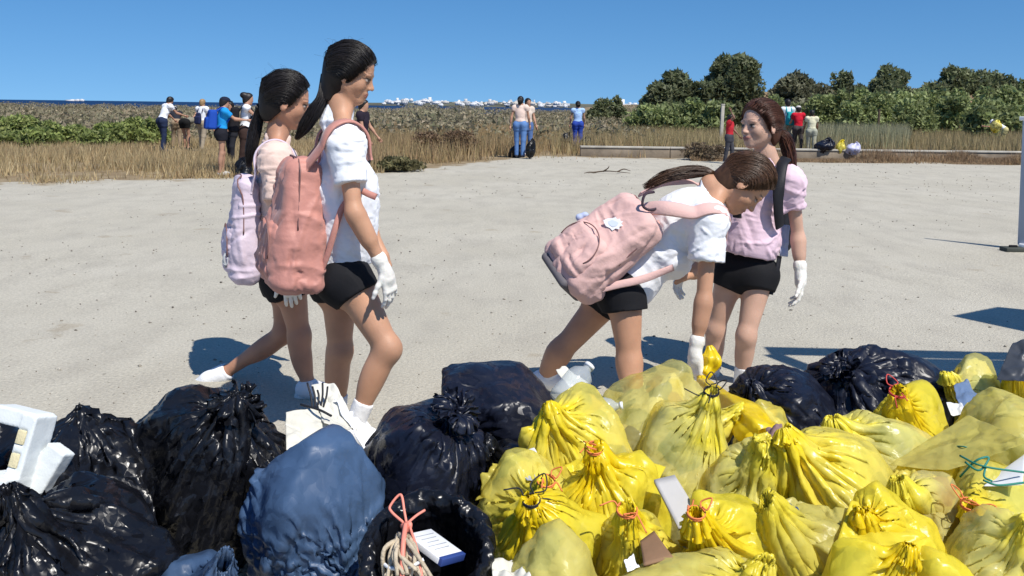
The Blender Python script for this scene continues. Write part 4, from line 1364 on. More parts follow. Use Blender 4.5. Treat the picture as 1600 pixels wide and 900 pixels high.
def leaf_cloud(rg, centers, radii, n, size, cols, shell=.55, up=.3, aspect=1.7):
    """n leaf-sized faces scattered through the outer part of overlapping clumps; each leaf has its own colour."""
    centers = np.asarray(centers, float); radii = np.asarray(radii, float)
    wgt = radii.prod(1) ** (2 / 3); k = rg.choice(len(centers), n, p=wgt / wgt.sum())
    d = nrm(rg.normal(0, 1, (n, 3))); r = rg.uniform(shell, 1.02, n) ** .8
    r *= 1 + .16 * vnoise(d * 3 + k[:, None] * 7.3, 5)
    c = centers[k] + d * radii[k] * r[:, None]
    a = nrm(rg.normal(0, 1, (n, 3)) + d * .5 + np.array([0, 0, up])); b = nrm(np.cross(a, rg.normal(0, 1, (n, 3))))
    s = size * rg.uniform(.55, 1.35, n)[:, None]
    nn = np.cross(a, b)
    s = s * 1.28
    V = np.stack([c - b * s * .5 - a * s * aspect * .3, c + a * s * aspect * .55 + nn * s * .12, c + b * s * .5 - a * s * aspect * .2], 1).reshape(-1, 3)
    F = np.arange(n * 3).reshape(-1, 3)
    cols = np.asarray(cols, float); w_ = rg.dirichlet(np.ones(len(cols)) * .6, n)
    clump = rg.uniform(.78, 1.22, len(centers))[k]
    col = (w_ @ cols) * (rg.uniform(.8, 1.25, n) * clump)[:, None]
    return V, F, np.repeat(col, 3, 0)

GREENS = [(.12, .16, .06), (.18, .21, .08), (.08, .11, .04)]
DARKG = [(.10, .13, .055), (.16, .185, .085), (.22, .225, .13)]
LIME = [(.28, .33, .09), (.22, .28, .08), (.34, .35, .14), (.12, .16, .05)]
GREY = [(.36, .30, .20), (.28, .25, .16), (.42, .34, .24), (.21, .21, .12)]

def tree(u, vtop, Y, wpx, label, cols, seed, n=9500, size=.155, vbase=None, squash=1.0, lumps=16):
    rg = np.random.default_rng(seed)
    s = Y / F_PX; top = P(u, vtop, Y); x = top[0]
    zb = float(ground_z(x, Y)); H = top[2] - zb; W = wpx * s
    root = thing('tree', (x, Y, zb), label, 'tree', 'trees beyond the dry grass')
    parts = [tube([(x, Y, zb - .1), (x + .1, Y, zb + H * .25), (x - .1, Y + .1, zb + H * .5), (x + .05, Y, zb + H * .8)], [W * .035, W * .03, W * .022, W * .008], 8, 12)]
    cs, rs = [], []
    for k in range(lumps):
        a = rg.uniform(0, 6.28); q = math.sqrt(rg.uniform(0, 1)); hz = rg.uniform(.18, .86)
        fall = math.sqrt(max(.05, 1 - ((hz - .42) / .56) ** 2))
        c = np.array([x + math.cos(a) * q * W * .42 * fall, Y + math.sin(a) * q * W * .36 * fall, zb + H * hz])
        r = np.array([W * .16, W * .16, H * .15 * squash]) * rg.uniform(.75, 1.3)
        c[2] = min(c[2], zb + H - r[2])
        cs.append(c); rs.append(r)
        if k % 2 == 0:
            parts.append(tube([(x, Y, zb + H * rg.uniform(.15, .4)), (x * .5 + c[0] * .5, Y * .5 + c[1] * .5, zb + H * hz * .75), c], [W * .016, W * .011, W * .004], 6, 8))
    cs.append(np.array([x, Y, zb + H * .45])); rs.append(np.array([W * .30, W * .28, H * .36]))
    cs.append(np.array([x + W * .04, Y, zb + H * .72])); rs.append(np.array([W * .20, W * .2, H * .27]))
    V, F = merge(parts); put('trunk', V, F, M_BARK, root)
    V, F, c = leaf_cloud(rg, cs, rs, n, size, cols)
    V[:, 2] = np.maximum(V[:, 2], zb + .05)
    put('crown', V, F, M_LEAF, root, smooth=False, cols={'col': c})
    return root

def bush(u, vtop, Y, wpx, label, cols, seed, group, n=1500, size=.10, name='shrub', lumps=8, zb=None):
    rg = np.random.default_rng(seed)
    s = Y / F_PX; top = P(u, vtop, Y); x = top[0]; zb = float(ground_z(x, Y)) if zb is None else zb; H = max(.3, top[2] - zb); W = wpx * s
    root = thing(name, (x, Y, zb), label, 'shrub', group)
    cs, rs = [np.array([x, Y, zb + H * .42])], [np.array([W * .40, W * .36, H * .44])]
    for k in range(lumps):
        a = rg.uniform(0, 6.28); q = rg.uniform(.3, 1)
        r = np.array([W * .18, W * .17, H * .24]) * rg.uniform(.7, 1.3)
        c = np.array([x + math.cos(a) * q * W * .36, Y + math.sin(a) * q * W * .3, zb + H * rg.uniform(.25, .95)]); c[2] = min(c[2], zb + H * 1.0 - r[2] * .8)
        cs.append(c); rs.append(r)
    parts = [tube([(x, Y, zb - .05), (x + .02, Y, zb + H * .3), c], [.03 * W + .01, .02 * W + .01, .006], 5, 7) for c in cs[1:5]]
    V, F = merge(parts); put('stem', V, F, M_BARK, root)
    V, F, c = leaf_cloud(rg, cs, rs, n, size, cols, shell=.45)
    V[:, 2] = np.maximum(V[:, 2], zb + .03)
    put('leaves', V, F, M_LEAF, root, smooth=False, cols={'col': c})
    return root

tree(1056, 109, 50, 108, 'rounded dark green tree at the left end of the row of trees', DARKG + [(.075, .085, .04)], 1)
tree(1160, 84, 54, 118, 'tallest broad dark green tree of the row', DARKG + [(.08, .09, .045)], 2, n=12000)
tree(1243, 109, 56, 110, 'grey green tree behind the head of the smiling girl', [(.17, .17, .105), (.13, .14, .075), (.21, .20, .13)], 3)
tree(1317, 110, 66, 48, 'small distant dark tree on the dry hill', DARKG, 4, n=2000)
tree(1385, 98, 58, 104, 'wide dark tree above the black bags lying on the low wall', DARKG, 5, n=9500)
tree(1484, 99, 60, 88, 'dark round tree second from the right end of the row', DARKG, 6, n=8000)
tree(1553, 109, 60, 84, 'low spreading dark tree near the right end of the row', DARKG, 7, n=7000)
tree(1606, 118, 62, 66, 'tree cut off by the right edge of the view', GREENS, 8, n=4500)
tree(936, 152, 75, 40, 'small dark tree beside the white buildings', DARKG, 9, n=1600)
tree(963, 149, 78, 32, 'small dark bushy tree just left of the far white house', DARKG, 10, n=1400)

ORD = ['leftmost', 'second', 'third', 'fourth', 'fifth', 'sixth', 'seventh', 'eighth', 'ninth', 'tenth', 'eleventh', 'twelfth', 'thirteenth', 'fourteenth', 'fifteenth', 'sixteenth', 'rightmost']
LB = 'low bright green shrub left of the litter pickers, %s from the left edge'
LS = [(-20, 184, 90, 27), (38, 182, 84, 26), (88, 190, 76, 25.5), (130, 196, 70, 26), (172, 193, 72, 25.5), (214, 186, 74, 26), (246, 190, 52, 27), (62, 200, 80, 24.4), (150, 205, 80, 24.6), (10, 204, 84, 24.8)]
for q, (u, vt, wp, Y) in enumerate(sorted(LS)):
    bush(u, vt, Y, wp, LB % ORD[q].replace('leftmost', 'first'), LIME, 100 + q, 'green shrubs at the left', n=2600, size=.07)
LB = 'leafy green shrub below the row of trees, %s from the left in its band'
for q, (u, vt, wp, Y) in enumerate(sorted([(1010, 163, 90, 42), (1060, 154, 110, 41), (1105, 160, 80, 40), (1325, 140, 80, 46), (1370, 146, 90, 44), (1420, 143, 90, 45), (1468, 138, 92, 46), (1515, 139, 90, 45), (1560, 137, 90, 46), (1605, 140, 90, 45), (1345, 160, 90, 42), (1430, 158, 90, 42), (1500, 154, 90, 42), (1570, 156, 90, 41), (1535, 168, 60, 36), (1285, 150, 80, 46), (1225, 150, 80, 47)])):
    bush(u, vt, Y, wp, LB % ORD[q].replace('leftmost', 'first').replace('rightmost', 'seventeenth'), [(.28, .33, .12), (.22, .27, .095), (.34, .37, .18), (.15, .18, .07)], 140 + q, 'shrubs below the trees', n=2700, size=.115)
bush(632, 250, 18.3, 84, 'scraggly green grey bush at the edge of the sand', [(.16, .15, .07), (.11, .11, .045), (.24, .2, .1)], 190, None, n=1500, size=.05, lumps=10)
bush(700, 205, 25, 120, 'dry rust brown bush left of the woman in jeans', [(.20, .12, .07), (.15, .10, .06), (.24, .17, .1)], 191, None, n=2200, size=.05)
bush(1098, 222, 24, 90, 'bare brown bush in front of the low wall by the smiling girl', [(.17, .12, .08), (.12, .09, .06), (.22, .17, .1)], 192, None, n=1700, size=.045)

# grey scrub running to the sea, too much to count
rg = np.random.default_rng(31)
cs, rs = [], []
for k in range(420):
    Y = 30 + 150 * rg.uniform(0, 1) ** 1.5; u = rg.uniform(-90, 1010)
    x = P(u, 200, Y)[0]; r = rg.uniform(.5, 1.15) * (1 + Y / 260)
    hh = rg.uniform(.42, .74) + .12 * min(1, Y / 120)
    if u > 560: hh *= .95 + .4 * math.exp(-((u - 690) / 90) ** 2)
    cs.append((x, Y, float(ground_z(x, Y)) + hh * .55)); rs.append((r * 1.5, r, hh * .75))
V, F, c = leaf_cloud(rg, cs, rs, 95000, .09, GREY + [(.08, .095, .04)], shell=.6)
tag(put('scrub', V, F, M_LEAF, smooth=False, cols={'col': c}), 'grey brown coastal scrub stretching to the sea', 'scrub', kind='stuff')

def blades(name, rg, x, y, h, w, cols, label, lean=.35, kind='stuff', z=None):
    n = len(x); a = rg.uniform(0, 6.28, n); l = rg.uniform(0, lean, n) * h; b = rg.uniform(0, 6.28, n)
    z = ground_z(x, y) if z is None else z
    p = np.stack([x, y, z], 1); s = np.stack([np.cos(a), np.sin(a), 0 * a], 1) * w[:, None] * .5
    t = p + np.stack([np.cos(b) * l, np.sin(b) * l, h], 1); md = p * .45 + t * .55 + np.array([0, 0, 1]) * (h * .06)[:, None]
    V = np.stack([p - s * 1.15, p + s * 1.15, t], 1).reshape(-1, 3)
    F = np.arange(n * 3).reshape(-1, 3)
    cols = np.asarray(cols); q = rg.dirichlet(np.ones(len(cols)) * .5, n)
    c = (q @ cols) * rg.uniform(.7, 1.25, n)[:, None]
    return tag(put(name, V, F, M_STRAW, smooth=False, cols={'col': np.repeat(c, 3, 0)}), label, 'grass', kind=kind)

STRAW = [(.50, .38, .20), (.40, .28, .15), (.32, .21, .115), (.56, .46, .27), (.28, .23, .11)]
RUST = [(.42, .26, .15), (.32, .20, .12), (.48, .35, .21), (.34, .25, .13)]
OLIVE = [(.28, .25, .11), (.20, .20, .08), (.40, .32, .17), (.34, .26, .14)]
def scatter(n, y0, y1, u0, u1, dens=None, seed=0, edge=True):
    rg = np.random.default_rng(seed)
    Y = np.sqrt(rg.uniform(y0 ** 2, y1 ** 2, n)); u = rg.uniform(u0, u1, n)
    x = (u - 800) / 1400 * Y
    p = np.stack([x, Y, 0 * x], 1)
    d = .5 + .8 * vnoise(p * .55, seed) + .5 * vnoise(p * 1.7, seed + 3)
    e = Y - y_edge(x) + 1.3 * vnoise(p * .8, seed + 9) + .7 * vnoise(p * 2.3, seed + 11)
    keep = rg.uniform(0, 1, n) < np.clip(d, .08, 1)
    if edge: keep &= rg.uniform(0, 1, n) < np.clip(e / 2.4 + .36, 0, 1) ** 2.2
    return x[keep], Y[keep], np.clip(e[keep], 0, 6), rg
x, Y, e, rg = scatter(95000, 13, 30, -60, 600, seed=1)
blades('dry_grass', rg, x, Y, rg.uniform(.08, .27, len(x)) * np.clip(.35 + e / 2.2, .35, 1.2), rg.uniform(.010, .026, len(x)), STRAW, 'dry straw coloured grass along the left edge of the sand', .6)
x, Y, e, rg = scatter(80000, 17, 48, 560, 1010, seed=2)
h = rg.uniform(.18, .52, len(x)) * np.clip(.3 + e / 2.5, .3, 1.25)
blades('dry_grass', rg, x, Y, h, rg.uniform(.010, .028, len(x)), RUST + STRAW[:3] + OLIVE[:2], 'tall rust brown and straw grass in the middle of the field', .45)
x, Y, e, rg = scatter(95000, 25.3, 44, 860, 1680, seed=3, edge=False)
blades('dry_grass', rg, x, Y, rg.uniform(.3, .72, len(x)), rg.uniform(.012, .03, len(x)), STRAW + OLIVE[:3], 'tall straw grass behind the low wall', .4)
x, Y, e, rg = scatter(26000, 27, 38, 1240, 1420, seed=4, edge=False)
blades('reeds', rg, x, Y, rg.uniform(.35, 1.0, len(x)), rg.uniform(.012, .03, len(x)), [(.38, .36, .22), (.30, .30, .17), (.44, .38, .24), (.22, .23, .12)], 'pale grey green reeds behind the girl with the ponytail', .25)
x, Y, e, rg = scatter(60000, 23.4, 24.7, 1080, 1680, seed=5, edge=False)
blades('dry_weeds', rg, x, Y, rg.uniform(.05, .42, len(x)) * np.clip(vnoise(np.stack([x, Y, x], 1) * .9, 4) + .5, .15, 1.2), rg.uniform(.008, .02, len(x)), RUST + [(.16, .12, .08)], 'brown weeds growing along the foot of the low wall', .6)

# ---- low concrete wall at the back of the lot
M_CONC = mat('weathered_concrete', (.24, .195, .145), .9, .2, bump=.5, bscale=18, var=.3, vscale=3)
M_CAP = mat('pale_concrete_cap', (.43, .40, .34), .9, .2, bump=.4, bscale=18, var=.2, vscale=3)
wl = thing('low_wall', (12, 24.9, 0), 'long low concrete wall with a pale top at the back of the sandy lot', 'wall')
xw = 1.9
rg = np.random.default_rng(8)
while xw < 26:
    L = rg.uniform(2.3, 2.9)
    bevbox('wall_panel', (xw + L / 2, 25.0, .10 + rg.uniform(-.006, .006)), (L / 2 - .008, .11, .14), None, M_CONC, wl, .012)
    bevbox('coping', (xw + L / 2, 25.0, .265 + rg.uniform(-.006, .006)), (L / 2 - .005, .135, .025), None, M_CAP, wl, .008)
    xw += L
def post(u, v0, v1, Y, w, label, m):
    a = P(u, v1, Y); b = P(u, v0, Y); c = (a + b) / 2; c[2] = b[2] / 2
    r = thing('post', (c[0], Y, 0), label, 'post')
    bevbox('shaft', (c[0], Y, c[2]), (w, w, b[2] / 2), roty(.03), m, r, .01)
    bevbox('cap', (c[0] + .03 * c[2], Y, b[2] + .015), (w * 1.15, w * 1.15, .02), roty(.03), m, r, .005)
post(1128, 164, 205, 31, .055, 'pale square concrete post standing in the grass before the trees', M_CAP)
post(1373, 172, 190, 38, .04, 'dark wooden post in the grass on the right', M_BARK)

# ---- pebbles and litter on the sand
rg = np.random.default_rng(21)
n = 2600
yy = 2.2 + 22 * rg.uniform(0, 1, n) ** 1.7; uu = rg.uniform(-60, 1660, n); xx = (uu - 800) / 1400 * yy
s = .0025 + .008 * rg.uniform(0, 1, n) ** 5 + .0005 * yy
oc = np.array([[1, 0, 0], [0, 1, 0], [-1, 0, 0], [0, -1, 0], [0, 0, .7], [0, 0, -.7]])
V = np.stack([xx, yy, s * .3], 1)[:, None] + oc[None] * s[:, None, None] * rg.uniform(.6, 1.3, (n, 6, 1))
fo = np.array([[0, 1, 4], [1, 2, 4], [2, 3, 4], [3, 0, 4], [1, 0, 5], [2, 1, 5], [3, 2, 5], [0, 3, 5]])
F = (np.arange(n)[:, None, None] * 6 + fo[None]).reshape(-1, 3)
ok = yy < y_edge(xx)
F = F[np.repeat(ok, 8)]
c = np.array([(.30, .27, .22), (.42, .39, .33), (.20, .18, .15)])[rg.integers(0, 3, n)] * rg.uniform(.7, 1.2, n)[:, None]
tag(put('pebbles', V.reshape(-1, 3), F, attr_mat('pebble_stone', .9, .2), cols={'col': np.repeat(c, 6, 0)}), 'small pebbles scattered over the sand', 'gravel', kind='stuff')
g0 = G(950, 272)
br = thing('dead_branch', g0, 'dark dead branch lying on the sand beyond the bending girl', 'branch')
parts = [tube([g0 + np.array(a) for a in pts], [.016, .012, .005], 5, 10) for pts in ([(-.3, 0, .03), (0, .05, .06), (.45, -.05, .03)], [(-.1, .03, .05), (0, .02, .12), (.02, 0, .17)], [(.2, .03, .05), (.35, .25, .09), (.5, .3, .05)], [(-.28, 0, .03), (-.4, -.1, .04), (-.5, -.1, .02)])]
V, F = merge(parts); put('twigs', V, F, M_BARK, br)
print('setting', time.time() - T0)
# ------------------------------------------------------------------ the pile of bags
GB, GY = 'black bags in the pile', 'yellow bags in the pile'
def sheet(name, q, m, parent=None, n=22, amp=.012, scale=9, seed=0, thick=.002, sag=0.0, crumple=1.0, sub=1):
    """A thin crumpled sheet stretched between four world points (a, b, c, d in order)."""
    a, b, c, d = [np.asarray(x, float) for x in q]
    s, t = np.meshgrid(np.linspace(0, 1, n), np.linspace(0, 1, n), indexing='ij'); s = s.ravel()[:, None]; t = t.ravel()[:, None]
    V = a * (1 - s) * (1 - t) + b * s * (1 - t) + c * s * t + d * (1 - s) * t
    nn = nrm(np.cross(b - a, d - a))
    h = 1.2 * worley(V * scale + seed, seed) + .5 * worley(V * scale * 2.2 + seed, seed + 3) - .8
    edge = .5 * vnoise(V * 14, seed + 5)[:, None] * .012 * crumple
    V = V + nn * (amp * 2 * crumple * h)[:, None] + (b - a) * edge + (d - a) * edge * .7
    V[:, 2] -= (sag * 4 * s * (1 - s) * (1 - t * .3))[:, 0] if sag else 0
    i, j = np.meshgrid(np.arange(n - 1), np.arange(n - 1), indexing='ij')
    F = np.stack([i * n + j, (i + 1) * n + j, (i + 1) * n + j + 1, i * n + j + 1], -1).reshape(-1, 4)
    if crumple and amp > .003: V = creases(V, F, 26, amp * 1.2, seed, (.02, .08), (.006, .02))
    o = put(name, V, F, m, parent)
    md = o.modifiers.new('thick', 'SOLIDIFY'); md.thickness = thick; md.offset = 0
    if sub:
        md = o.modifiers.new('smooth', 'SUBSURF'); md.levels = md.render_levels = 1
    return o

# dark bags
trash_bag(11, 325, 752, 2.66, 246, 278, M_BAG_BLACK, 'largest shiny black bag, knotted at the top, left of the blue bag', GB, (360, 640), 2.56, depth=.22, slack=1.2, rough_amp=.065, crease=.016, frill=.05)
trash_bag(21, 500, 800, 2.42, 212, 232, M_BAG_BLUE, 'matte blue bag bulging in front of the white paper scraps', GB, (425, 710), 2.62, slack=1.10, rough_amp=.016, crease=.003, depth=.17, fold_amp=.010, folds=80, fold_w=(.010, .032), box=.7, lumps=8, amp=.12)
trash_bag(23, 658, 740, 2.72, 180, 220, M_BAG_NAVY, 'dark navy bag with fine pleats running to its knot, right of the blue bag', GB, (700, 655), 2.66, slack=1.22, depth=.20, frill=.07)
trash_bag(25, 782, 630, 3.15, 178, 146, M_BAG_NAVY, 'smooth dark navy bag lying at the back of the pile behind the pleated one', GB, (690, 655), 3.02, slack=1.14, depth=.20, rough_amp=.03, lean=-.5, box=.8, folds=40)
trash_bag(27, 150, 775, 2.55, 215, 210, M_BAG_BLACK, 'black bag with a pointed ear sticking up right of the white polystyrene', GB, (126, 655), 2.56, slack=1.20, crease=.02, depth=.17, rough_amp=.06, tie_at=.93, tie_r=.010, frill=.02)
trash_bag(29, 100, 860, 2.12, 300, 210, M_BAG_BLACK, 'black bag filling the bottom left corner below the polystyrene', GB, (30, 790), 2.02, slack=1.22, crease=.02, depth=.20, rough_amp=.06)
trash_bag(30, 15, 745, 2.62, 110, 170, M_BAG_BLACK, 'black bag at the left edge behind the polystyrene', GB, slack=1.2, depth=.15)
trash_bag(33, 305, 935, 2.12, 120, 130, M_BAG_BLUE, 'small blue bag peeping in at the bottom edge under the largest black bag', GB, (340, 895), 2.0, slack=1.2, depth=.12)
trash_bag(35, 800, 745, 2.78, 120, 110, M_BAG_BLACK, 'shiny scrap of black bag wedged between the navy bags and the yellow pile', GB, (760, 700), 2.7, slack=1.22, depth=.10, crease=.02)
trash_bag(37, 1226, 640, 3.35, 165, 118, M_BAG_NAVY, 'black bag with a bright glint at the feet of the smiling girl', GB, (1180, 605), 3.3, slack=1.15, depth=.2, crease=.018)
trash_bag(39, 1375, 625, 3.45, 235, 130, M_BAG_NAVY, 'wide dark navy bag in the middle of the shadow bands', GB, (1318, 570), 3.4, slack=1.22, depth=.22, frill=.05, crease=.014)

# yellow bags
y1 = trash_bag(41, 1008, 652, 3.0, 170, 158, Y_PALE, 'pale yellow bag that the bending girl pulls up by its neck', GY, (1150, 640), 2.95, contents=RUB_LIGHT, depth=.2, lean=.35, crease=.02, slack=1.2, box=.75, c_scale=.86)[0]
trash_bag(43, 914, 690, 2.78, 158, 140, Y_MID, 'yellow bag of pale rubbish just below the clear bottle', GY, (862, 640), 2.72, contents=RUB_LIGHT, slack=1.2, c_scale=.95)
trash_bag(45, 1067, 698, 2.74, 160, 150, Y_PALE, 'round pale yellow bag full of bottles, tied with black cord', GY, (1106, 628), 2.68, contents=RUB_GLASS, string=('black', 2, .06), slack=1.2, c_scale=.95)
trash_bag(47, 816, 772, 2.55, 145, 140, Y_MID, 'yellow bag with an orange cord next to the open bag', GY, (848, 760), 2.36, contents=RUB_LIGHT, string=('orange', 1, .055), slack=1.22)
trash_bag(49, 962, 782, 2.48, 165, 150, Y_BRIGHT, 'bright yellow bag with a torn hole above the grey card', GY, (935, 722), 2.45, contents=RUB_LIGHT, string=('orange', 1, .05), slack=1.2, rough_amp=.06)
trash_bag(51, 858, 840, 2.30, 165, 130, Y_BRIGHT, 'bright yellow bag with a long black cord loop', GY, (835, 798), 2.24, contents=RUB_LIGHT, string=('black', 1, .08), slack=1.22)
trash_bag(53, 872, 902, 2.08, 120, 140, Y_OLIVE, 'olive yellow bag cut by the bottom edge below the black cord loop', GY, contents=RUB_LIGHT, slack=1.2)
trash_bag(55, 1005, 865, 2.22, 165, 120, Y_MID, 'yellow bag split open over brown card', GY, (985, 822), 2.16, contents=RUB_BROWN, string=('orange', 1, .055), slack=1.22, c_scale=.97)
trash_bag(57, 1145, 850, 2.26, 180, 160, Y_BRIGHT, 'bright yellow bag with radiating pleats right of the grey card', GY, (1096, 815), 2.06, contents=RUB_LIGHT, string=('orange', 1, .05), slack=1.22, rough_amp=.06)
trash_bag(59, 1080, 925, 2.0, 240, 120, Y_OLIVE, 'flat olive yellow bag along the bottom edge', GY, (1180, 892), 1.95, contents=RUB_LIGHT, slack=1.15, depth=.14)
trash_bag(61, 1168, 755, 2.58, 140, 130, Y_PALE, 'pale crumpled yellow bag between the round bag and the biggest yellow one', GY, (1190, 700), 2.5, contents=RUB_GLASS, slack=1.2, c_scale=.95)
trash_bag(63, 1304, 738, 2.55, 190, 150, Y_MID, 'biggest yellow bag, with an orange patch showing through', GY, (1236, 684), 2.48, contents=RUB_LIGHT, slack=1.2, depth=.19, c_scale=.95)
trash_bag(65, 1375, 690, 2.86, 165, 100, Y_PALE, 'pale yellow bag with a white glint behind the biggest yellow one', GY, (1312, 664), 2.8, contents=RUB_GLASS, slack=1.2, c_scale=.95)
trash_bag(67, 1425, 655, 3.0, 115, 85, Y_BRIGHT, 'orange yellow bag with fan pleats in front of the wide navy bag', GY, (1405, 622), 2.9, contents=RUB_LIGHT, string=('red', 1, .07), slack=1.22)
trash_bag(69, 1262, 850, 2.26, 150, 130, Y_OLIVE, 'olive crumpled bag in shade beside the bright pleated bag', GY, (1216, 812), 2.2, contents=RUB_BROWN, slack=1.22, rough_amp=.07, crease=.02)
trash_bag(71, 1385, 845, 2.26, 165, 150, Y_BRIGHT, 'bright yellow bag slumping below the biggest yellow one', GY, (1350, 800), 2.18, contents=RUB_LIGHT, slack=1.2, crease=.016)
trash_bag(73, 1350, 905, 2.04, 150, 130, Y_BRIGHT, 'bright yellow bag at the bottom edge under the slumping one', GY, (1415, 862), 1.98, contents=RUB_LIGHT, slack=1.2)
trash_bag(75, 1455, 800, 2.42, 125, 120, Y_PALE, 'pale buff bag with a dark torn corner', GY, (1412, 766), 2.36, contents=RUB_BROWN, slack=1.15, c_scale=.96)
trash_bag(77, 1555, 775, 2.44, 135, 110, Y_MID, 'yellow bag under the white sheet with dark bands', GY, (1520, 795), 2.3, contents=RUB_GLASS, slack=1.2, string=('orange', 2, .07), c_scale=.95)
trash_bag(79, 1560, 870, 2.16, 165, 120, Y_PALE, 'glossy pale yellow bag in the bottom right corner', GY, (1600, 835), 2.08, contents=RUB_GLASS, slack=1.12, c_scale=.94)
trash_bag(81, 1470, 905, 2.1, 110, 90, Y_BRIGHT, 'small bright yellow bag tip at the bottom edge left of the corner bag', GY, contents=RUB_LIGHT, slack=1.22)
trash_bag(83, 1525, 600, 3.35, 100, 72, Y_PALE, 'pale round yellow bag at the back right of the pile', GY, (1484, 590), 3.28, contents=RUB_GLASS, slack=1.15, c_scale=.95)
trash_bag(85, 1598, 605, 3.3, 60, 70, Y_BRIGHT, 'small orange yellow bag at the right edge beside the pale round one', GY, (1590, 572), 3.25, contents=RUB_LIGHT, slack=1.22)
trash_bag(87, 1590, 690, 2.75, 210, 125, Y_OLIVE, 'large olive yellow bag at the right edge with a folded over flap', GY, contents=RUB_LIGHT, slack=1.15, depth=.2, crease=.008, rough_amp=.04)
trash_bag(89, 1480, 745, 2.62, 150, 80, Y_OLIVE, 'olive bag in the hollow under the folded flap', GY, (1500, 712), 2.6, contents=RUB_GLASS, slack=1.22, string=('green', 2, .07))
trash_bag(91, 1195, 672, 3.12, 80, 90, Y_MID, 'yellow bag half hidden behind the round bag, below the pulled up neck', GY, contents=RUB_LIGHT, slack=1.2)
fl = sheet('flap', [P(1388, 728, 2.62), P(1512, 648, 2.70), P(1610, 690, 2.42), P(1480, 735, 2.50)], Y_OLIVE, None, n=26, amp=.004, scale=5, seed=4, thick=.0015)
tag(fl, 'stiff olive yellow plastic flap folded over, dark underneath, at the right', 'plastic sheet')

LF = 'loose yellow film between the bags'
def loose(q, m, seed, label):
    o = sheet('loose_film', [P(*a) for a in q], m, None, n=34, amp=.010, scale=6, seed=seed, thick=.0012, sub=0)
    tag(o, label, 'plastic sheet', LF)
loose([(1296, 880, 2.06), (1330, 782, 2.26), (1415, 792, 2.24), (1478, 872, 2.08)], Y_BRIGHT, 61, 'bright yellow loose film draped below the biggest yellow bag')
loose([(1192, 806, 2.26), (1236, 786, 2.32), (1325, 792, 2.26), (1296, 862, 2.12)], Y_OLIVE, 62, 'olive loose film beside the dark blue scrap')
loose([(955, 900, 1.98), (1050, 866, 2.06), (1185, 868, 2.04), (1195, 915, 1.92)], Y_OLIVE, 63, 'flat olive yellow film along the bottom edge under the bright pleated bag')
loose([(742, 780, 2.52), (768, 722, 2.64), (842, 716, 2.60), (838, 770, 2.44)], Y_MID, 64, 'yellow film draped at the left end of the yellow pile')
loose([(1386, 742, 2.56), (1410, 716, 2.64), (1500, 712, 2.58), (1480, 758, 2.46)], Y_MID, 65, 'crinkled yellow film under the dark side of the folded flap')
loose([(1400, 770, 2.44), (1426, 742, 2.50), (1512, 772, 2.40), (1470, 850, 2.22)], Y_PALE, 66, 'pale buff film torn open above the slumping bag')
loose([(880, 724, 2.56), (930, 712, 2.60), (1040, 730, 2.52), (1010, 790, 2.38)], Y_BRIGHT, 67, 'bright yellow film pulled over the bag above the grey card')

# the pulled-up neck of the bag in the girl's hand
def film_rope(path, radii, m, name, parent, seed, n=40, k=30, pleat=.22):
    C = catmull(path, n); T, N, B = frames(C); rg = np.random.default_rng(seed)
    r = np.interp(np.linspace(0, 1, n), np.linspace(0, 1, len(radii)), radii)
    a = np.arange(k) * 2 * math.pi / k
    ph = rg.uniform(0, 6.28, 4); t = np.linspace(0, 1, n)[:, None]
    w_ = 1 + pleat * (np.sin(a * 5 + ph[0] + 3 * t) + .7 * np.sin(a * 9 + ph[1] - 4 * t)) * .6 + .15 * np.sin(t * 30 + ph[2] + a)
    V = C[:, None] + (r[:, None] * w_)[..., None] * (np.cos(a)[None, :, None] * N[:, None] + np.sin(a)[None, :, None] * B[:, None])
    V = V.reshape(-1, 3)
    i, j = np.meshgrid(np.arange(n - 1), np.arange(k), indexing='ij')
    F = np.stack([i * k + j, i * k + (j + 1) % k, (i + 1) * k + (j + 1) % k, (i + 1) * k + j], -1).reshape(-1, 4)
    return put(name, V, F, m, parent, cols={'gather': np.full((len(V), 3), .85)})
Yh = GIRLS['c'][0]['wra'][1] if 'GIRLS' in globals() else 3.9
film_rope([P(1108, 540, Yh + .01), P(1112, 558, Yh), P(1104, 578, Yh - .01), P(1095, 594, Yh - .06), P(1108, 610, 3.45), P(1140, 636, 3.15), P(1176, 668, 2.90), P(1196, 690, 2.82)],
          [.010, .040, .036, .016, .030, .046, .058, .050], Y_BRIGHT, 'neck', y1, 5)

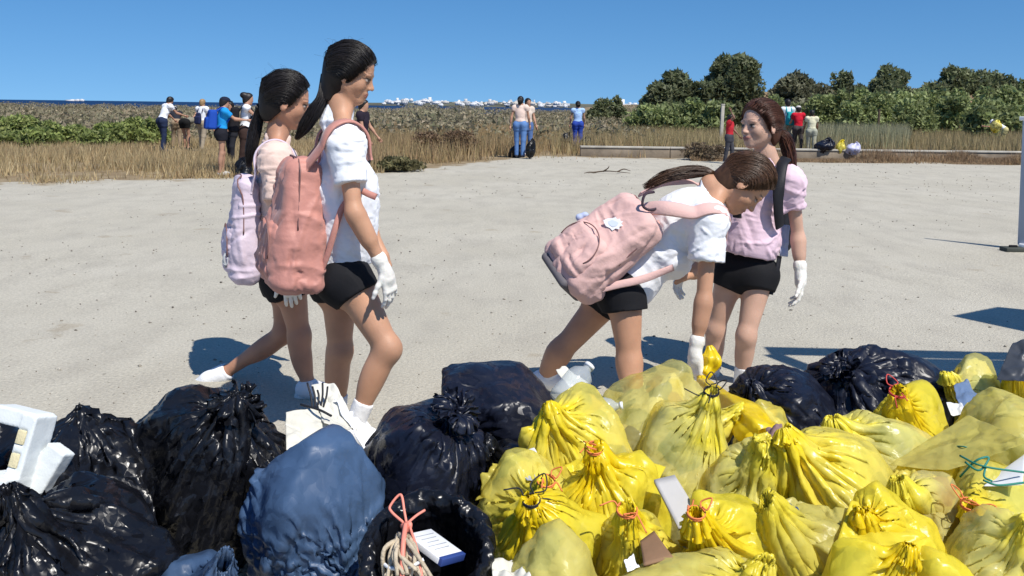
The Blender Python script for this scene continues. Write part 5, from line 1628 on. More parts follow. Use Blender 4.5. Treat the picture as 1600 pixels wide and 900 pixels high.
# ---- the open blue bag with its black liner
def open_bag():
    c = P(668, 852, 2.12); R = rotx(math.radians(24)); r0 = np.array([.142, .150])
    root = thing('open_trash_bag', (c[0], c[1], 0), 'open blue bag with a rolled black liner rim and rubbish inside', 'trash bag', GB)
    def rings(prof, m, name, seed, amp, n=150, thick=0):
        a = np.arange(n) * 2 * math.pi / n
        V = []
        for (s, z, tilt) in prof:
            p = np.stack([np.cos(a) * r0[0] * s, np.sin(a) * r0[1] * s, np.full(n, z)], 1)
            Rt = rotx(math.radians(24) * tilt)
            V.append(p @ Rt.T + c * np.array([1, 1, 1]) + np.array([0, 0, 0]))
        V = np.array(V); k = len(prof); V = V.reshape(-1, 3)
        V[:, 2] = np.maximum(V[:, 2], .006)
        i, j = np.meshgrid(np.arange(k - 1), np.arange(n), indexing='ij')
        F = np.stack([i * n + j, i * n + (j + 1) % n, (i + 1) * n + (j + 1) % n, (i + 1) * n + j], -1).reshape(-1, 4)
        N = vnormals(V, F)
        h = worley(V * 38 + seed, seed) + .8 * worley(V * 75 + seed, seed + 2) - .8 + .9 * np.abs(vnoise(V * 18, seed))
        V = V + N * (amp * h)[:, None]; V[:, 2] = np.maximum(V[:, 2], .005)
        o = put(name, V, F, m, root, cols={'gather': np.full((len(V), 3), .5)})
        md = o.modifiers.new('smooth', 'SUBSURF'); md.levels = md.render_levels = 1
        return o
    P_ = lambda *r: [r_ for r_ in r]
    out = [(1.03 + .16 * math.sin(math.pi * (1 - t) * .6), -.40 + .36 * t, t) for t in np.linspace(0, 1, 16)]
    rings(out, M_BAG_BLUE, 'outer_bag', 3, .014)
    th = np.linspace(-.35, math.pi + .4, 14)
    rim = [(1.02 + .12 * math.cos(t), -.02 + .024 * math.sin(t), 1) for t in th]
    inner = [(.90 - .04 * t, -.04 - .26 * t, 1 - .3 * t) for t in np.linspace(0, 1, 8)] + [(.4, -.31, .7), (.02, -.31, .7)]
    rings(rim + inner, M_BAG_BLACK, 'liner', 7, .012)
    return root, c
ob, oc_ = open_bag()
M_CARTON = mat('white_carton', (.70, .71, .72), .6, .3, var=.06, vscale=20)
M_CBLUE = mat('blue_carton_print', (.03, .06, .22), .5)
M_CGREY = mat('grey_print', (.36, .38, .40), .7)
M_CARD = mat('grey_card', (.50, .48, .45), .85, .2, bump=.1, bscale=40, var=.06)
M_BROWN = mat('brown_card', (.22, .13, .075), .85, .2, bump=.2, bscale=40, var=.2)
M_PAPER = mat('dirty_white_paper', (.62, .60, .52), .85, .2, bump=.3, bscale=30, var=.14, vscale=7)
M_FOAM = mat('polystyrene', (.68, .71, .70), .8, .2, bump=.10, bscale=160, var=.05)
M_STAIN = mat('yellowed_foam', (.66, .58, .36), .8, .2, bump=.3, bscale=120)
M_ROPE = mat('frayed_rope', (.48, .40, .29), .95, .1, bump=.6, bscale=90, var=.25, vscale=30)
# white carton with a blue edge
cc = P(678, 853, 2.10); a1 = nrm(P(712, 880, 2.06) - P(655, 838, 2.14)); a2 = nrm(P(700, 838, 2.16) - P(640, 850, 2.06)); n_ = nrm(np.cross(a1, a2)); n_ = n_ if n_[2] > 0 else -n_
a2 = np.cross(n_, a1); Rc = np.stack([a1, a2, n_], 1)
ct = thing('carton', cc, 'flattened white carton with a dark blue edge inside the open bag', 'carton')
bevbox('box', cc, (.056, .044, .008), Rc, M_CARTON, ct, .002)
bevbox('blue_edge', cc + a1 * .060, (.0065, .042, .009), Rc, M_CBLUE, ct, .001)
for k in range(5):
    bevbox('print_line', cc + n_ * .0086 + a1 * (-.036 + .015 * k), (.0012, .032 - .006 * (k % 3), .0004), Rc, M_CGREY, ct, .0002, 1)
# frayed rope bundle
rp = thing('rope_bundle', P(635, 880, 2.05), 'bundle of frayed beige rope inside the open bag', 'rope')
rg = np.random.default_rng(5); parts = []
for k in range(26):
    p0 = P(632 + rg.uniform(-10, 10), 838 + rg.uniform(-4, 4), 2.08); p1 = P(625 + rg.uniform(-30, 52), 905 + rg.uniform(-14, 10), 2.0 + rg.uniform(-.03, .03)); md_ = (p0 + p1) / 2 + np.array([rg.uniform(-.03, .02), -.02, rg.uniform(0, .035)])
    parts.append(tube([p0, md_, p1], [.007, .006, .0045], 5, 12))
V, F = merge(parts); put('strands', V, F, M_ROPE, rp)
V, F = tube([P(598, 880, 2.03), P(612, 888, 2.0), P(640, 886, 1.99), P(662, 874, 2.0)], .0042, 6, 20); tag(put('plastic_ring', V, F, M_CARTON), 'curved white plastic rim lying across the rope bundle', 'plastic scrap')
st = [tube([P(632, 818, 2.1), P(612, 800, 2.12), P(610, 790, 2.13), P(626, 773, 2.14), P(632, 800, 2.11), P(636, 822, 2.09)], .0034, 6, 40), tube([P(634, 820, 2.09), P(650, 806, 2.12), P(664, 797, 2.14)], .0032, 6, 14),
      tube([P(634, 818, 2.09), P(630, 850, 2.02), P(628, 910, 1.97)], .0062, 6, 18), tube([P(640, 822, 2.08), P(652, 860, 2.02), P(660, 905, 1.98)], .0034, 6, 18), tube([P(628, 822, 2.1), P(640, 818, 2.085), P(638, 828, 2.08), P(630, 826, 2.085)], .0065, 6, 16)]
V, F = merge(st); tag(put('pink_cord', V, F, M_STRING['pink']), 'salmon pink cord with a loop standing up from the open bag', 'cord')

# ---- polystyrene packaging on the black bags
def poly():
    c = P(40, 715, 2.36); s = 2.36 / F_PX
    ex = nrm(np.array([.95, -.25, -.1])); ez = nrm(np.array([.12, .28, .95]) - ex * (np.array([.12, .28, .95]) @ ex)); ey = np.cross(ez, ex); R = np.stack([ex, ey, ez], 1)
    S = Sdf(); L = lambda x, y, z: c + R @ np.array([x, y, z])
    S.rbox(L(-.045, 0, .098), (.068, .040, .022), .004, R, .0015)
    S.rbox(L(.008, .0, .015), (.024, .042, .100), .004, R, .0015)
    S.rbox(L(-.015, -.03, -.080), (.048, .060, .036), .005, R, .0015)
    S.rbox(L(.052, .035, -.03), (.032, .024, .072), .004, R @ roty(.32), .0015)
    for z in (.055, -.005):
        S.rbox(L(.000, -.062, z), (.016, .025, .022), .006, R, .003, 1)
    V, F = S.mesh(.004); V = V + .0006 * nrm(vnormals(V, F)) * vnoise(V * 60, 3)[:, None]
    root = put('packaging', V, F, M_FOAM, base=c); root.location = c
    tag(root, 'broken white polystyrene packaging frame lying on the black bags at the left', 'packaging')
    for z in (.055, -.005):
        bevbox('stain', L(.000, -.040, z), (.013, .003, .018), R, M_STAIN, root, .002)
poly()

# ---- loose scraps
sheet('board', [P(1022, 752, 2.36), P(1054, 744, 2.38), P(1100, 818, 2.20), P(1060, 826, 2.18)], M_CARD, None, 8, .0006, 5, 3, .010, sub=0)
tag(bpy.data.objects['board'], 'flat grey card sticking out between the yellow bags', 'card')
s1 = thing('crumpled_carton', P(510, 670, 2.75), 'torn dirty white carton lying between the blue bag and the walking girl', 'carton')
sheet('side', [P(448, 640, 2.78), P(520, 640, 2.86), P(548, 700, 2.70), P(446, 706, 2.62)], M_PAPER, s1, 24, .008, 8, 5, .004)
sheet('panel', [P(486, 602, 2.98), P(522, 600, 2.98), P(560, 668, 2.78), P(506, 660, 2.74)], M_PAPER, s1, 24, .008, 8, 6, .004)
sheet('panel', [P(520, 625, 2.86), P(540, 640, 2.90), P(578, 668, 2.82), P(574, 706, 2.72)], M_WHITE, s1, 20, .007, 8, 7, .004)
V, F = merge([tube([P(470, 632, 2.84), P(498, 640, 2.78), P(518, 650, 2.76)], .004, 5, 12)] + [tube([P(488 + k * 4, 640, 2.84), P(486 + k * 6, 620, 2.86), P(480 + k * 8, 598 + (k % 3) * 6, 2.88)], .0035, 5, 8) for k in range(5)])
put('twine', V, F, M_STRING['black'], s1)
s2 = thing('carton_scrap', P(832, 728, 2.58), 'crumpled white and blue carton scrap at the left end of the yellow pile', 'carton')
sheet('scrap', [P(800, 712, 2.66), P(835, 700, 2.66), P(862, 745, 2.50), P(822, 752, 2.46)], M_CARTON, s2, 16, .006, 9, 8, .003)
sheet('scrap', [P(806, 722, 2.6), P(820, 716, 2.62), P(838, 750, 2.46), P(824, 752, 2.44)], M_CGREY, s2, 12, .004, 9, 9, .003)
s3 = sheet('paper', [P(768, 878, 2.12), P(800, 868, 2.14), P(832, 905, 2.02), P(770, 915, 2.0)], M_PAPER, None, 18, .008, 11, 9, .003)
tag(s3, 'crumpled dirty white paper at the bottom edge beside the open bag', 'paper')
s4 = sheet('striped_sheet', [P(1536, 760, 2.38), P(1560, 738, 2.44), P(1602, 708, 2.44), P(1598, 758, 2.34)], M_CARTON, None, 16, .003, 7, 12, .003)
tag(s4, 'white sheet crossed by dark green cords on the bags at the right', 'paper')
V, F = merge([tube([P(1500, 712, 2.46), P(1535, 728, 2.38), P(1600, 738, 2.36)], .003, 5, 20), tube([P(1536, 750, 2.33), P(1560, 758, 2.31), P(1600, 754, 2.32)], .003, 5, 16), tube([P(1500, 745, 2.44), P(1525, 720, 2.4), P(1545, 715, 2.4), P(1530, 735, 2.38), P(1508, 722, 2.42)], .003, 5, 24), tube([P(1540, 730, 2.38), P(1538, 745, 2.36), P(1550, 752, 2.34)], .003, 5, 10)])
tag(put('green_cord', V, F, M_STRING['green']), 'tangled dark green cord across the white sheet', 'cord')
s5 = sheet('brown_card', [P(1000, 846, 2.10), P(1022, 830, 2.13), P(1052, 872, 2.02), P(1006, 884, 2.0)], M_BROWN, None, 10, .002, 6, 13, .006, sub=0)
tag(s5, 'brown card showing through the split yellow bag', 'card')
s6 = sheet('crumpled_tissue', [P(976, 870, 2.03), P(990, 864, 2.05), P(1000, 884, 2.0), P(980, 890, 1.98)], M_WHITE, None, 12, .005, 14, 14, .003)
tag(s6, 'small white tissue beside the brown card', 'paper')
s7 = sheet('blue_scrap', [P(1208, 786, 2.28), P(1232, 784, 2.30), P(1250, 802, 2.22), P(1222, 806, 2.2)], M_BAG_BLUE, None, 12, .004, 12, 15, .003)
tag(s7, 'small dark blue plastic scrap on the olive bag', 'plastic scrap')
s8 = sheet('torn_fabric', [P(1196, 666, 2.66), P(1222, 660, 2.68), P(1226, 712, 2.52), P(1206, 716, 2.5)], mat('mauve_rag', (.22, .14, .14), .9, .1, bump=.3, bscale=40, var=.4, vscale=20), None, 16, .008, 13, 16, .004)
tag(s8, 'dark mauve rag poking out left of the biggest yellow bag', 'rag')
s9 = sheet('grey_tarp', [P(1556, 592, 3.1), P(1582, 532, 3.22), P(1640, 520, 3.2), P(1640, 600, 3.0)], mat('grey_film', (.05, .055, .065), .32, .4, bump=.3, bscale=14), None, 22, .008, 6, 17, .003)
tag(s9, 'shiny grey plastic film at the right edge behind the pile', 'plastic sheet')
s10 = sheet('blue_rag', [P(1490, 600, 3.22), P(1512, 592, 3.25), P(1540, 630, 3.1), P(1500, 640, 3.05)], mat('faded_blue_plastic', (.12, .18, .30), .5, .3, bump=.3), None, 12, .006, 10, 18, .003)
tag(s10, 'faded blue plastic scrap left of the pale round bag', 'plastic scrap')
s11 = sheet('white_scrap', [P(1478, 628, 3.08), P(1500, 624, 3.1), P(1508, 640, 3.0), P(1486, 646, 3.0)], M_CARTON, None, 10, .005, 12, 19, .003)
tag(s11, 'little white scrap below the faded blue plastic', 'paper')
# clear bottle lying on the pile
def bottle(c, d, L, r, label):
    d = nrm(d); prof = [(0, .2), (.02, .92), (.10, 1), (.30, 1), (.34, .94), (.38, 1), (.62, 1), (.76, .85), (.88, .38), (.93, .34), (1.0, .34)]
    V, F = tube([c + d * L * t for t, _ in prof], [r * q for _, q in prof], 20)
    m = bpy.data.materials.get('clear_plastic')
    if m is None:
        m = bpy.data.materials.new('clear_plastic'); m.use_nodes = True; nt = m.node_tree; nt.nodes.clear(); o = nt.nodes.new('ShaderNodeOutputMaterial')
        a = nt.nodes.new('ShaderNodeBsdfTransparent'); a.inputs[0].default_value = (.93, .95, .95, 1)
        g = nt.nodes.new('ShaderNodeBsdfPrincipled'); g.inputs['Base Color'].default_value = (.62, .65, .66, 1); g.inputs['Roughness'].default_value = .12
        x = nt.nodes.new('ShaderNodeMixShader'); x.inputs[0].default_value = .42
        nt.links.new(a.outputs[0], x.inputs[1]); nt.links.new(g.outputs[0], x.inputs[2]); nt.links.new(x.outputs[0], o.inputs['Surface'])
    root = thing('plastic_bottle', c, label, 'bottle')
    V = V + .0025 * np.stack([vnoise(V * 30, k) for k in range(3)], 1)
    put('bottle', V, F, m, root)
    V, F = tube([c + d * L * .93, c + d * L * 1.01], [r * .40, r * .40], 14); put('cap', V, F, M_CARTON, root, smooth=False)
bottle(P(874, 628, 2.95), np.array([.45, .35, .42]), .17, .046, 'big clear plastic bottle between the navy bag and the yellow pile')
bottle(P(905, 640, 2.85), np.array([.75, -.1, .12]), .14, .030, 'small crushed clear bottle on top of the yellow bag of pale rubbish')
sw = sheet('white_rag', [P(868, 578, 3.42), P(884, 572, 3.45), P(920, 598, 3.40), P(890, 606, 3.3)], M_PAPER, None, 12, .005, 10, 25, .004)
tag(sw, 'pale rag on the sand behind the clear bottle', 'rag')
print('pile', time.time() - T0)
# ------------------------------------------------------------------ backpacks
M_PACK_ROSE = mat('dusty_rose_nylon', (.50, .225, .18), .55, .35, bump=.18, bscale=70, sheen=.15, var=.05)
M_PACK_PINK = mat('pale_pink_canvas', (.66, .42, .38), .8, .25, bump=.18, bscale=90, sheen=.1, var=.05)
M_PACK_LILAC = mat('pale_lilac_nylon', (.62, .52, .60), .6, .3, bump=.18, bscale=70, var=.05)
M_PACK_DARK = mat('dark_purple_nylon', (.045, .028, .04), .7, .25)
M_PACK_BLACK = mat('black_nylon', (.012, .012, .016), .6, .3, bump=.1, bscale=70)
M_ZIP = mat('zip', (.20, .10, .09), .5)
M_LOGO = mat('pale_blue_patch', (.62, .68, .76), .7)
M_LOGO2 = mat('white_print', (.80, .80, .80), .7)
M_PBLUE = mat('pale_blue_cloth', (.42, .48, .66), .8)

def shirt_push(S, C, gap=.008):
    C = np.asarray(C, float).copy(); Ns = np.zeros_like(C)
    for _ in range(6):
        e = 2e-3; d = S(C)
        g = np.stack([S(C + np.eye(3)[k] * e) - S(C - np.eye(3)[k] * e) for k in range(3)], 1); g = nrm(g); Ns = g
        mv = np.maximum(gap - d, 0); C += g * mv[:, None]
    return C, Ns

def shirt_strap(name, S, pts, w, m, root, n=40, gap=.010, t=.007):
    C = catmull(pts, n); C, N = shirt_push(S, C, gap)
    for _ in range(3):
        C[1:-1] = (C[:-2] + 2 * C[1:-1] + C[2:]) / 4; N[1:-1] = nrm(N[:-2] + N[1:-1] + N[2:])
    V, F = strap(C, N, w, t)
    return put(name, V, F, m, root)

PACK_S = {}
def pack(c, out, up, size, m, label, seed, m_pocket=None, base=None, sag=.0, name='backpack', pocket=True, wr=.008, taper=.10):
    """size = (width, height, depth); out points away from the wearer's back."""
    out = nrm(out); up = nrm(up - out * (np.asarray(up) @ out)); sd = np.cross(up, out); R = np.stack([sd, out, up], 1)
    w_, h_, d_ = np.asarray(size) / 2
    root = thing(name, c, label, 'backpack')
    S = Sdf()
    S.rbox(c, (w_, d_, h_), .055, R, .03, 0, taper)
    S.ell(c - up * h_ * .35 + out * d_ * .35, (w_ * .98, d_ * .95, h_ * .55), R, .05)
    Sb = S
    V, F = S.mesh(.006)
    V = wrinkle(V, F, wr * .55, 7, seed, up, 2.4)
    V = creases(V, F, 60, wr * .55, seed, (.05, .24), (.012, .040), toward=up, bias=.6, out=.5)
    put('main_body', V, F, m, root)
    L = lambda x, y, z: c + R @ np.array([x, y, z])
    if pocket:
        S = Sdf()
        S.rbox(L(0, d_ * 1.05, -h_ * .38), (w_ * .80, d_ * .42, h_ * .44), .045, R, .02, 0, .06)
        V, F = S.mesh(.006); V = wrinkle(V, F, wr * .35, 8, seed + 5, up, 1.8); V = creases(V, F, 24, wr * .5, seed + 1, (.04, .16), (.012, .034), toward=up, bias=.5, out=.5)
        pk = put('front_pocket', V, F, m_pocket or m, root)
        q = [L(w_ * .74 * math.sin(a), d_ * 1.40, -h_ * .34 + h_ * .42 * math.cos(a)) for a in np.linspace(-1.9, 1.9, 24)]
        V, F = tube(shirt_push(S, q, .001)[0], .003, 5); put('zip', V, F, M_ZIP, pk)
    q = [L(w_ * .96 * math.sin(a), d_ * .30, h_ * .12 + h_ * .86 * math.cos(a)) for a in np.linspace(-1.75, 1.75, 36)]
    V, F = tube(shirt_push(Sb, q, .002)[0], .0035, 5); put('zip', V, F, M_ZIP, root)
    q = [L(-.04, -d_ * .7, h_ * .93), L(-.035, -d_ * .7, h_ * 1.08), L(.035, -d_ * .7, h_ * 1.08), L(.04, -d_ * .7, h_ * .93)]
    C = catmull(q, 16); V, F = strap(C, np.tile(out, (16, 1)), .022, .005); put('handle', V, F, m, root)
    PACK_S[root.name] = Sb
    return root, R, L, (w_, d_, h_)

if True:
    # B: dusty rose pack
    J, S, _, _ = GIRLS['b']
    rb, R, L, hb = pack(P(464, 348, 3.54), (-.90, -.42, .06), (.10, 0, 1), (.30, .52, .18), M_PACK_ROSE, 'dusty rose backpack hanging low on the tall girl, with a front pocket and zips', 3, wr=.020, taper=.26)
    bt = P(478, 262, 3.45)
    shirt_strap('shoulder_strap', S, [bt, P(505, 228, 3.42), P(528, 205, 3.44), P(548, 197, 3.47), P(566, 212, 3.49), P(578, 250, 3.50)], .052, M_PACK_ROSE, rb)
    shirt_strap('shoulder_strap', S, [P(478, 258, 3.66), P(500, 225, 3.72), P(528, 200, 3.73), P(552, 200, 3.72), P(575, 250, 3.70)], .050, M_PACK_ROSE, rb)
    shirt_strap('lower_strap', S, [P(502, 424, 3.44), P(514, 392, 3.43), P(526, 350, 3.43), P(538, 318, 3.46), P(560, 300, 3.47)], .024, M_PACK_ROSE, rb, t=.004)
    C = catmull([P(566, 298, 3.44), P(576, 303, 3.43), P(588, 308, 3.42)], 8); V, F = strap(C, np.tile([0, -1, .2], (8, 1)), .026, .004); put('strap_tail', V, F, M_PACK_ROSE, rb)
    # A: lilac pack
    J, S, _, _ = GIRLS['a']
    ra, R, L, hb = pack(P(384, 355, 4.22), (-.93, -.36, .0), (.16, 0, 1), (.28, .50, .13), M_PACK_LILAC, 'pale lilac backpack with a dark inner side on the girl behind', 13, wr=.018, taper=.22)
    shirt_strap('shoulder_strap', S, [P(392, 300, 4.12), P(402, 268, 4.10), P(416, 244, 4.12), P(432, 238, 4.14), P(446, 262, 4.12)], .045, M_PACK_LILAC, ra)
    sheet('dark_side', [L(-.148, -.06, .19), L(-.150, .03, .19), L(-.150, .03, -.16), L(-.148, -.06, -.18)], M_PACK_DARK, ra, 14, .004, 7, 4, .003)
    kc = merge([tube([P(356, 392, 4.12), P(350, 402, 4.10), P(353, 418, 4.1)], .006, 6, 8), tube([P(358, 396, 4.12), P(360, 420, 4.1), P(366, 436, 4.1)], .005, 6, 8), tube([P(352, 398, 4.1), P(348, 410, 4.1), P(354, 414, 4.09), P(356, 402, 4.1)], .003, 5, 14)])
    put('key_ring', kc[0], kc[1], M_CGREY, ra)
    # C: pale pink pack
    J, S, _, _ = GIRLS['c']
    upc = nrm(P(1035, 318, 4.10) - P(905, 418, 4.10))
    rc, R, L, hb = pack(P(945, 383, 4.00), np.array([-.50, -.62, .56]), upc, (.31, .49, .18), M_PACK_PINK, 'pale pink backpack with a white and pale blue emblem on the bending girl', 23, pocket=True, wr=.016, taper=.12)
    w_, d_, h_ = hb
    # emblem: a spread leaf-like white shape with pale blue strokes, printed on the face of the pack
    o = nrm(R[:, 1])
    def on_face(q, lift):
        q = np.asarray(q, float) + o * .05
        for _ in range(30): q = q - o[None] * (PACK_S[rc.name](q) * .7)[:, None]
        return q + o * lift
    ec = L(.012, d_ * 1.0, h_ * .36); e1 = nrm(R[:, 0] * .75 + R[:, 2] * .66); e2 = nrm(np.cross(o, e1))
    def blob(name, outline, lift, m):
        q = np.array([ec + e1 * a + e2 * b for a, b in outline]); cen = q.mean(0)
        grid = [cen[None]] + [cen + (q - cen) * t for t in np.linspace(.15, 1, 7)]
        V = on_face(np.vstack(grid), lift); n = len(q)
        F = [[0, 0, 1 + k, 1 + (k + 1) % n] for k in range(n)]
        for g in range(6):
            b0 = 1 + g * n
            F += [[b0 + k, b0 + n + k, b0 + n + (k + 1) % n, b0 + (k + 1) % n] for k in range(n)]
        put(name, V, tri(np.array(F)), m, rc)
    blob('emblem', [(-.050, .016), (-.030, .028), (-.008, .030), (.006, .036), (.016, .026), (.030, .030), (.036, .018), (.050, .016), (.044, .004), (.056, -.006), (.040, -.012), (.044, -.026), (.024, -.022), (.012, -.034), (-.004, -.022), (-.026, -.014), (-.040, .002)], .0085, M_LOGO2)
    blob('emblem_centre', [(-.024, .010), (-.006, .020), (.014, .014), (.032, .006), (.026, -.008), (.008, -.016), (-.012, -.006)], .0100, M_LOGO)
    S2 = Sdf(); S2.rbox(L(-.0, .02, -h_ * .98), (w_ * .72, d_ * .95, .020), .02, R, .01); V, F = S2.mesh(.006); put('base_panel', V, F, mat('grey_base', (.12, .11, .12), .8), rc)
    shirt_strap('shoulder_strap', S, [P(996, 330, 3.98), P(1018, 325, 3.93), P(1045, 326, 3.88), P(1080, 332, 3.90), P(1112, 338, 3.94), P(1130, 350, 4.00), P(1128, 372, 4.03)], .066, M_PACK_PINK, rc)
    shirt_strap('shoulder_strap', S, [P(1000, 305, 4.16), P(1035, 288, 4.20), P(1075, 285, 4.22), P(1105, 295, 4.22)], .06, M_PACK_PINK, rc)
    shirt_strap('lower_strap', S, [P(915, 458, 3.91), P(960, 446, 3.90), P(1005, 436, 3.91), P(1052, 418, 3.94)], .034, M_PACK_PINK, rc, t=.004)
    C = catmull([P(1022, 300, 3.93), P(1008, 304, 3.91), P(1004, 320, 3.90), P(1014, 328, 3.90), P(1032, 325, 3.91)], 20); V, F = strap(C, np.tile([-.3, -.9, .4], (20, 1)), .012, .005); put('grab_loop', V, F, M_PACK_DARK, rc)
    S3 = Sdf(); S3.ell(P(906, 340, 4.12), (.020, .02, .018), None, .01); S3.ell(P(914, 336, 4.12), (.018, .02, .014), None, .01); V, F = S3.mesh(.005); V = wrinkle(V, F, .006, 40, 3); put('side_pocket_cloth', V, F, M_PBLUE, rc)
    # D: black pack, mostly hidden behind her
    J, S, _, _ = GIRLS['d']
    rd, R, L, hb = pack(P(1196, 330, 4.66), (.50, .85, .0), (0, 0, 1), (.26, .42, .13), M_PACK_BLACK, 'black backpack worn by the smiling girl, only its straps and edge in view', 33)
    shirt_strap('shoulder_strap', S, [P(1228, 248, 4.42), P(1222, 258, 4.34), P(1217, 290, 4.28), P(1216, 325, 4.28), P(1218, 355, 4.32)], .055, M_PACK_BLACK, rd)
    shirt_strap('shoulder_strap', S, [P(1160, 252, 4.44), P(1152, 270, 4.36), P(1150, 300, 4.34), P(1152, 340, 4.36)], .05, M_PACK_BLACK, rd)
    sheet('hanging_cloth', [P(1218, 350, 4.44), P(1234, 352, 4.46), P(1232, 402, 4.46), P(1218, 400, 4.44)], M_PBLUE, rd, 12, .006, 9, 3, .006)
    C = catmull([P(1218, 400, 4.40), P(1213, 430, 4.38), P(1204, 460, 4.38)], 12); V, F = strap(C, np.tile([.2, -1, 0], (12, 1)), .026, .004); put('strap_tail', V, F, M_PACK_BLACK, rd)
print('packs', time.time() - T0)
# ------------------------------------------------------------------ people in the distance
GP = 'people picking up litter in the field'
M_BSKIN = mat('far_skin', (.42, .23, .15), .5, .3)
M_BDSKIN = mat('far_skin_dark', (.20, .105, .07), .5, .3)
M_BHAIR = mat('far_dark_hair', (.012, .009, .008), .5)
M_BLOND = mat('far_fair_hair', (.30, .19, .09), .5)
_cm = {}
def cloth(c):
    if c not in _cm: _cm[c] = mat('cloth', c, .85, .2, bump=.1, bscale=60)
    return _cm[c]

def far_person(u, v, Y, H, face, label, top, legs, long=True, bend=0.0, arms=((.1, .0), (.1, .0)), hair=None, skin=None, stride=.12, sleeve=.5, hat=None, seat=0.0, bun=0, hair_len=0, hs=1.0):
    """face = compass angle the person faces (0 = away from the camera, 90 = right)."""
    hair = hair or M_BHAIR; skin = skin or M_BSKIN
    g = P(u, v, Y); zb = float(ground_z(g[0], Y)) + .02; s = H / 1.62
    A = math.radians(face); f = np.array([math.sin(A), math.cos(A), 0]); r = np.array([math.cos(A), -math.sin(A), 0]); up = np.array([0, 0, 1.0])
    o = np.array([g[0], Y, zb])
    W = lambda fr, rt, z: o + (f * fr + r * rt) * s + up * z * s
    B = math.radians(bend); bf, bu = math.sin(B), math.cos(B)
    hipz = .86 - seat; hf = -.25 * seat - .12 * bf
    T = lambda d, rt, fo=0: W(hf + bf * d + bu * fo, rt, hipz + .05 + bu * d - bf * fo)
    J = dict(pelvis=W(hf, 0, hipz + .06), chest=T(.28, 0), neck=T(.47, 0), sha=T(.43, -.165), shb=T(.43, .165),
             hipa=W(hf, -.09, hipz), hipb=W(hf, .09, hipz), kna=W(stride * .6 + .5 * seat, -.09, .46), knb=W(-stride * .4 + .5 * seat, .09, .46),
             ana=W(stride * .5, -.09, .08), anb=W(-stride, .09, .08), toa=W(stride * .5 + .15, -.10, .025), tob=W(-stride + .15, .10, .025),
             front=nrm(f * bu - up * bf), frontp=nrm(f * bu - up * bf * .6), head=T(.615, 0, .03), hf=nrm(f * bu - up * bf * .8 - up * .1), hu=nrm(up * bu + f * bf))
    for k, sg, (fw, ot) in (('a', -1, arms[0]), ('b', 1, arms[1])):
        sh = J['sh' + k]
        el = sh + (f * math.sin(fw) * .27 - up * math.cos(fw) * .27 + r * sg * ot * .27) * s
        fw2 = fw * 1.5 + .15
        wr = el + (f * math.sin(fw2) * .24 - up * math.cos(fw2) * .24 + r * sg * ot * .1) * s
        J['el' + k], J['wr' + k], J['hd' + k] = el, wr, nrm(wr - el)
    root = thing('person', (o[0], Y, zb), label, 'person', GP)
    vx = .020
    ob, R = body(J, s, root, skin, vx, bust=.6, hs=hs * s * 1.0, detail=False, neck_r=.05)
    # hands: palm, fingers and thumb
    for k, sg in (('a', -1), ('b', 1)):
        hp = []; d = J['hd' + k]; q = nrm(np.cross(d, r) + 1e-3); w0 = J['wr' + k]
        hp.append(tube([w0, w0 + d * .045 * s, w0 + d * .09 * s], [.02 * s, .03 * s, .026 * s], 6))
        for m_ in range(4):
            b0 = w0 + d * .085 * s + q * (m_ - 1.5) * .016 * s
            hp.append(tube([b0, b0 + d * .04 * s + r * -sg * .006, b0 + d * (.07 - .006 * abs(m_ - 1)) * s - r * sg * .018], [.009 * s, .009 * s, .007 * s], 5))
        hp.append(tube([w0 + d * .03 * s, w0 + d * .06 * s + q * .035 * s, w0 + d * .09 * s + q * .045 * s], [.012 * s, .011 * s, .008 * s], 5))
        V, F = merge(hp); put('hand', V, F, skin, root)
    ax = nrm(J['chest'] - J['pelvis'])
    S = shirt_sdf(J, s, .018, sl=sleeve, sr=.054, bust=.6, hem=(J['pelvis'] + ax * (.02 if long else .05) * s, -ax))
    V, F = S.mesh(vx); put('shirt', wrinkle(V, F, .010, 12, int(u), ax, 1.5), F, cloth(top), root)
    Sh = shorts_sdf(J, s, .014, .34, waist=.10)
    if long:
        for k in 'ab':
            Sh.cone(J['hip' + k], J['kn' + k], .098 * s, .068 * s, .03); Sh.cone(J['kn' + k], J['an' + k], .066 * s, .056 * s, .03)
    V, F = Sh.mesh(vx); put('trousers' if long else 'shorts', wrinkle(V, F, .008, 14, int(u) + 3, ax, 1.6), F, cloth(legs), root)
    for k in 'ab':
        V, F = tube([J['an' + k] - f * .05 * s - up * .045 * s, J['an' + k] + f * .05 * s - up * .035 * s, J['to' + k] - up * .0], [.035 * s, .04 * s, .03 * s], 8, 7); put('shoe', V, F, cloth((.55, .55, .55) if int(u) % 2 else (.05, .05, .06)), root)
    Hs, pl = hair_cap(J['head'], R, hs * s, puff=.014)
    if bun: Hs.ell(J['head'] + R @ (np.array([-.10, 0, .05]) * s), np.array([.06, .06, .05]) * s * bun, None, .02)
    V, F = Hs.mesh(.014, pl if not bun else pl[:1]); hr = put('hair', V, F, hair, root)
    if hair_len:
        V, F = pony(None, [J['head'] + R @ (np.array(q) * s) for q in ((-.085, 0, .05), (-.12, 0, -.04), (-.115, 0, -.14 * hair_len), (-.10, 0, -.24 * hair_len))], np.array([.03, .055, .05, .02]) * s, 60, int(u), .006, 8); put('long_hair', V, F, hair, hr)
    if hat:
        C = Sdf(); C.ell(J['head'] + R @ (np.array([-.005, 0, .045]) * s), np.array([.108, .088, .07]) * s, R, .01); C.ell(J['head'] + R @ (np.array([.085, 0, .035]) * s), np.array([.075, .07, .012]) * s, R, .02)
        V, F = C.mesh(.012, [(J['head'] + R @ (np.array([0, 0, .022]) * s), -R[:, 2])]); put('cap', V, F, cloth(hat), root)
    return root, J, R, W, s

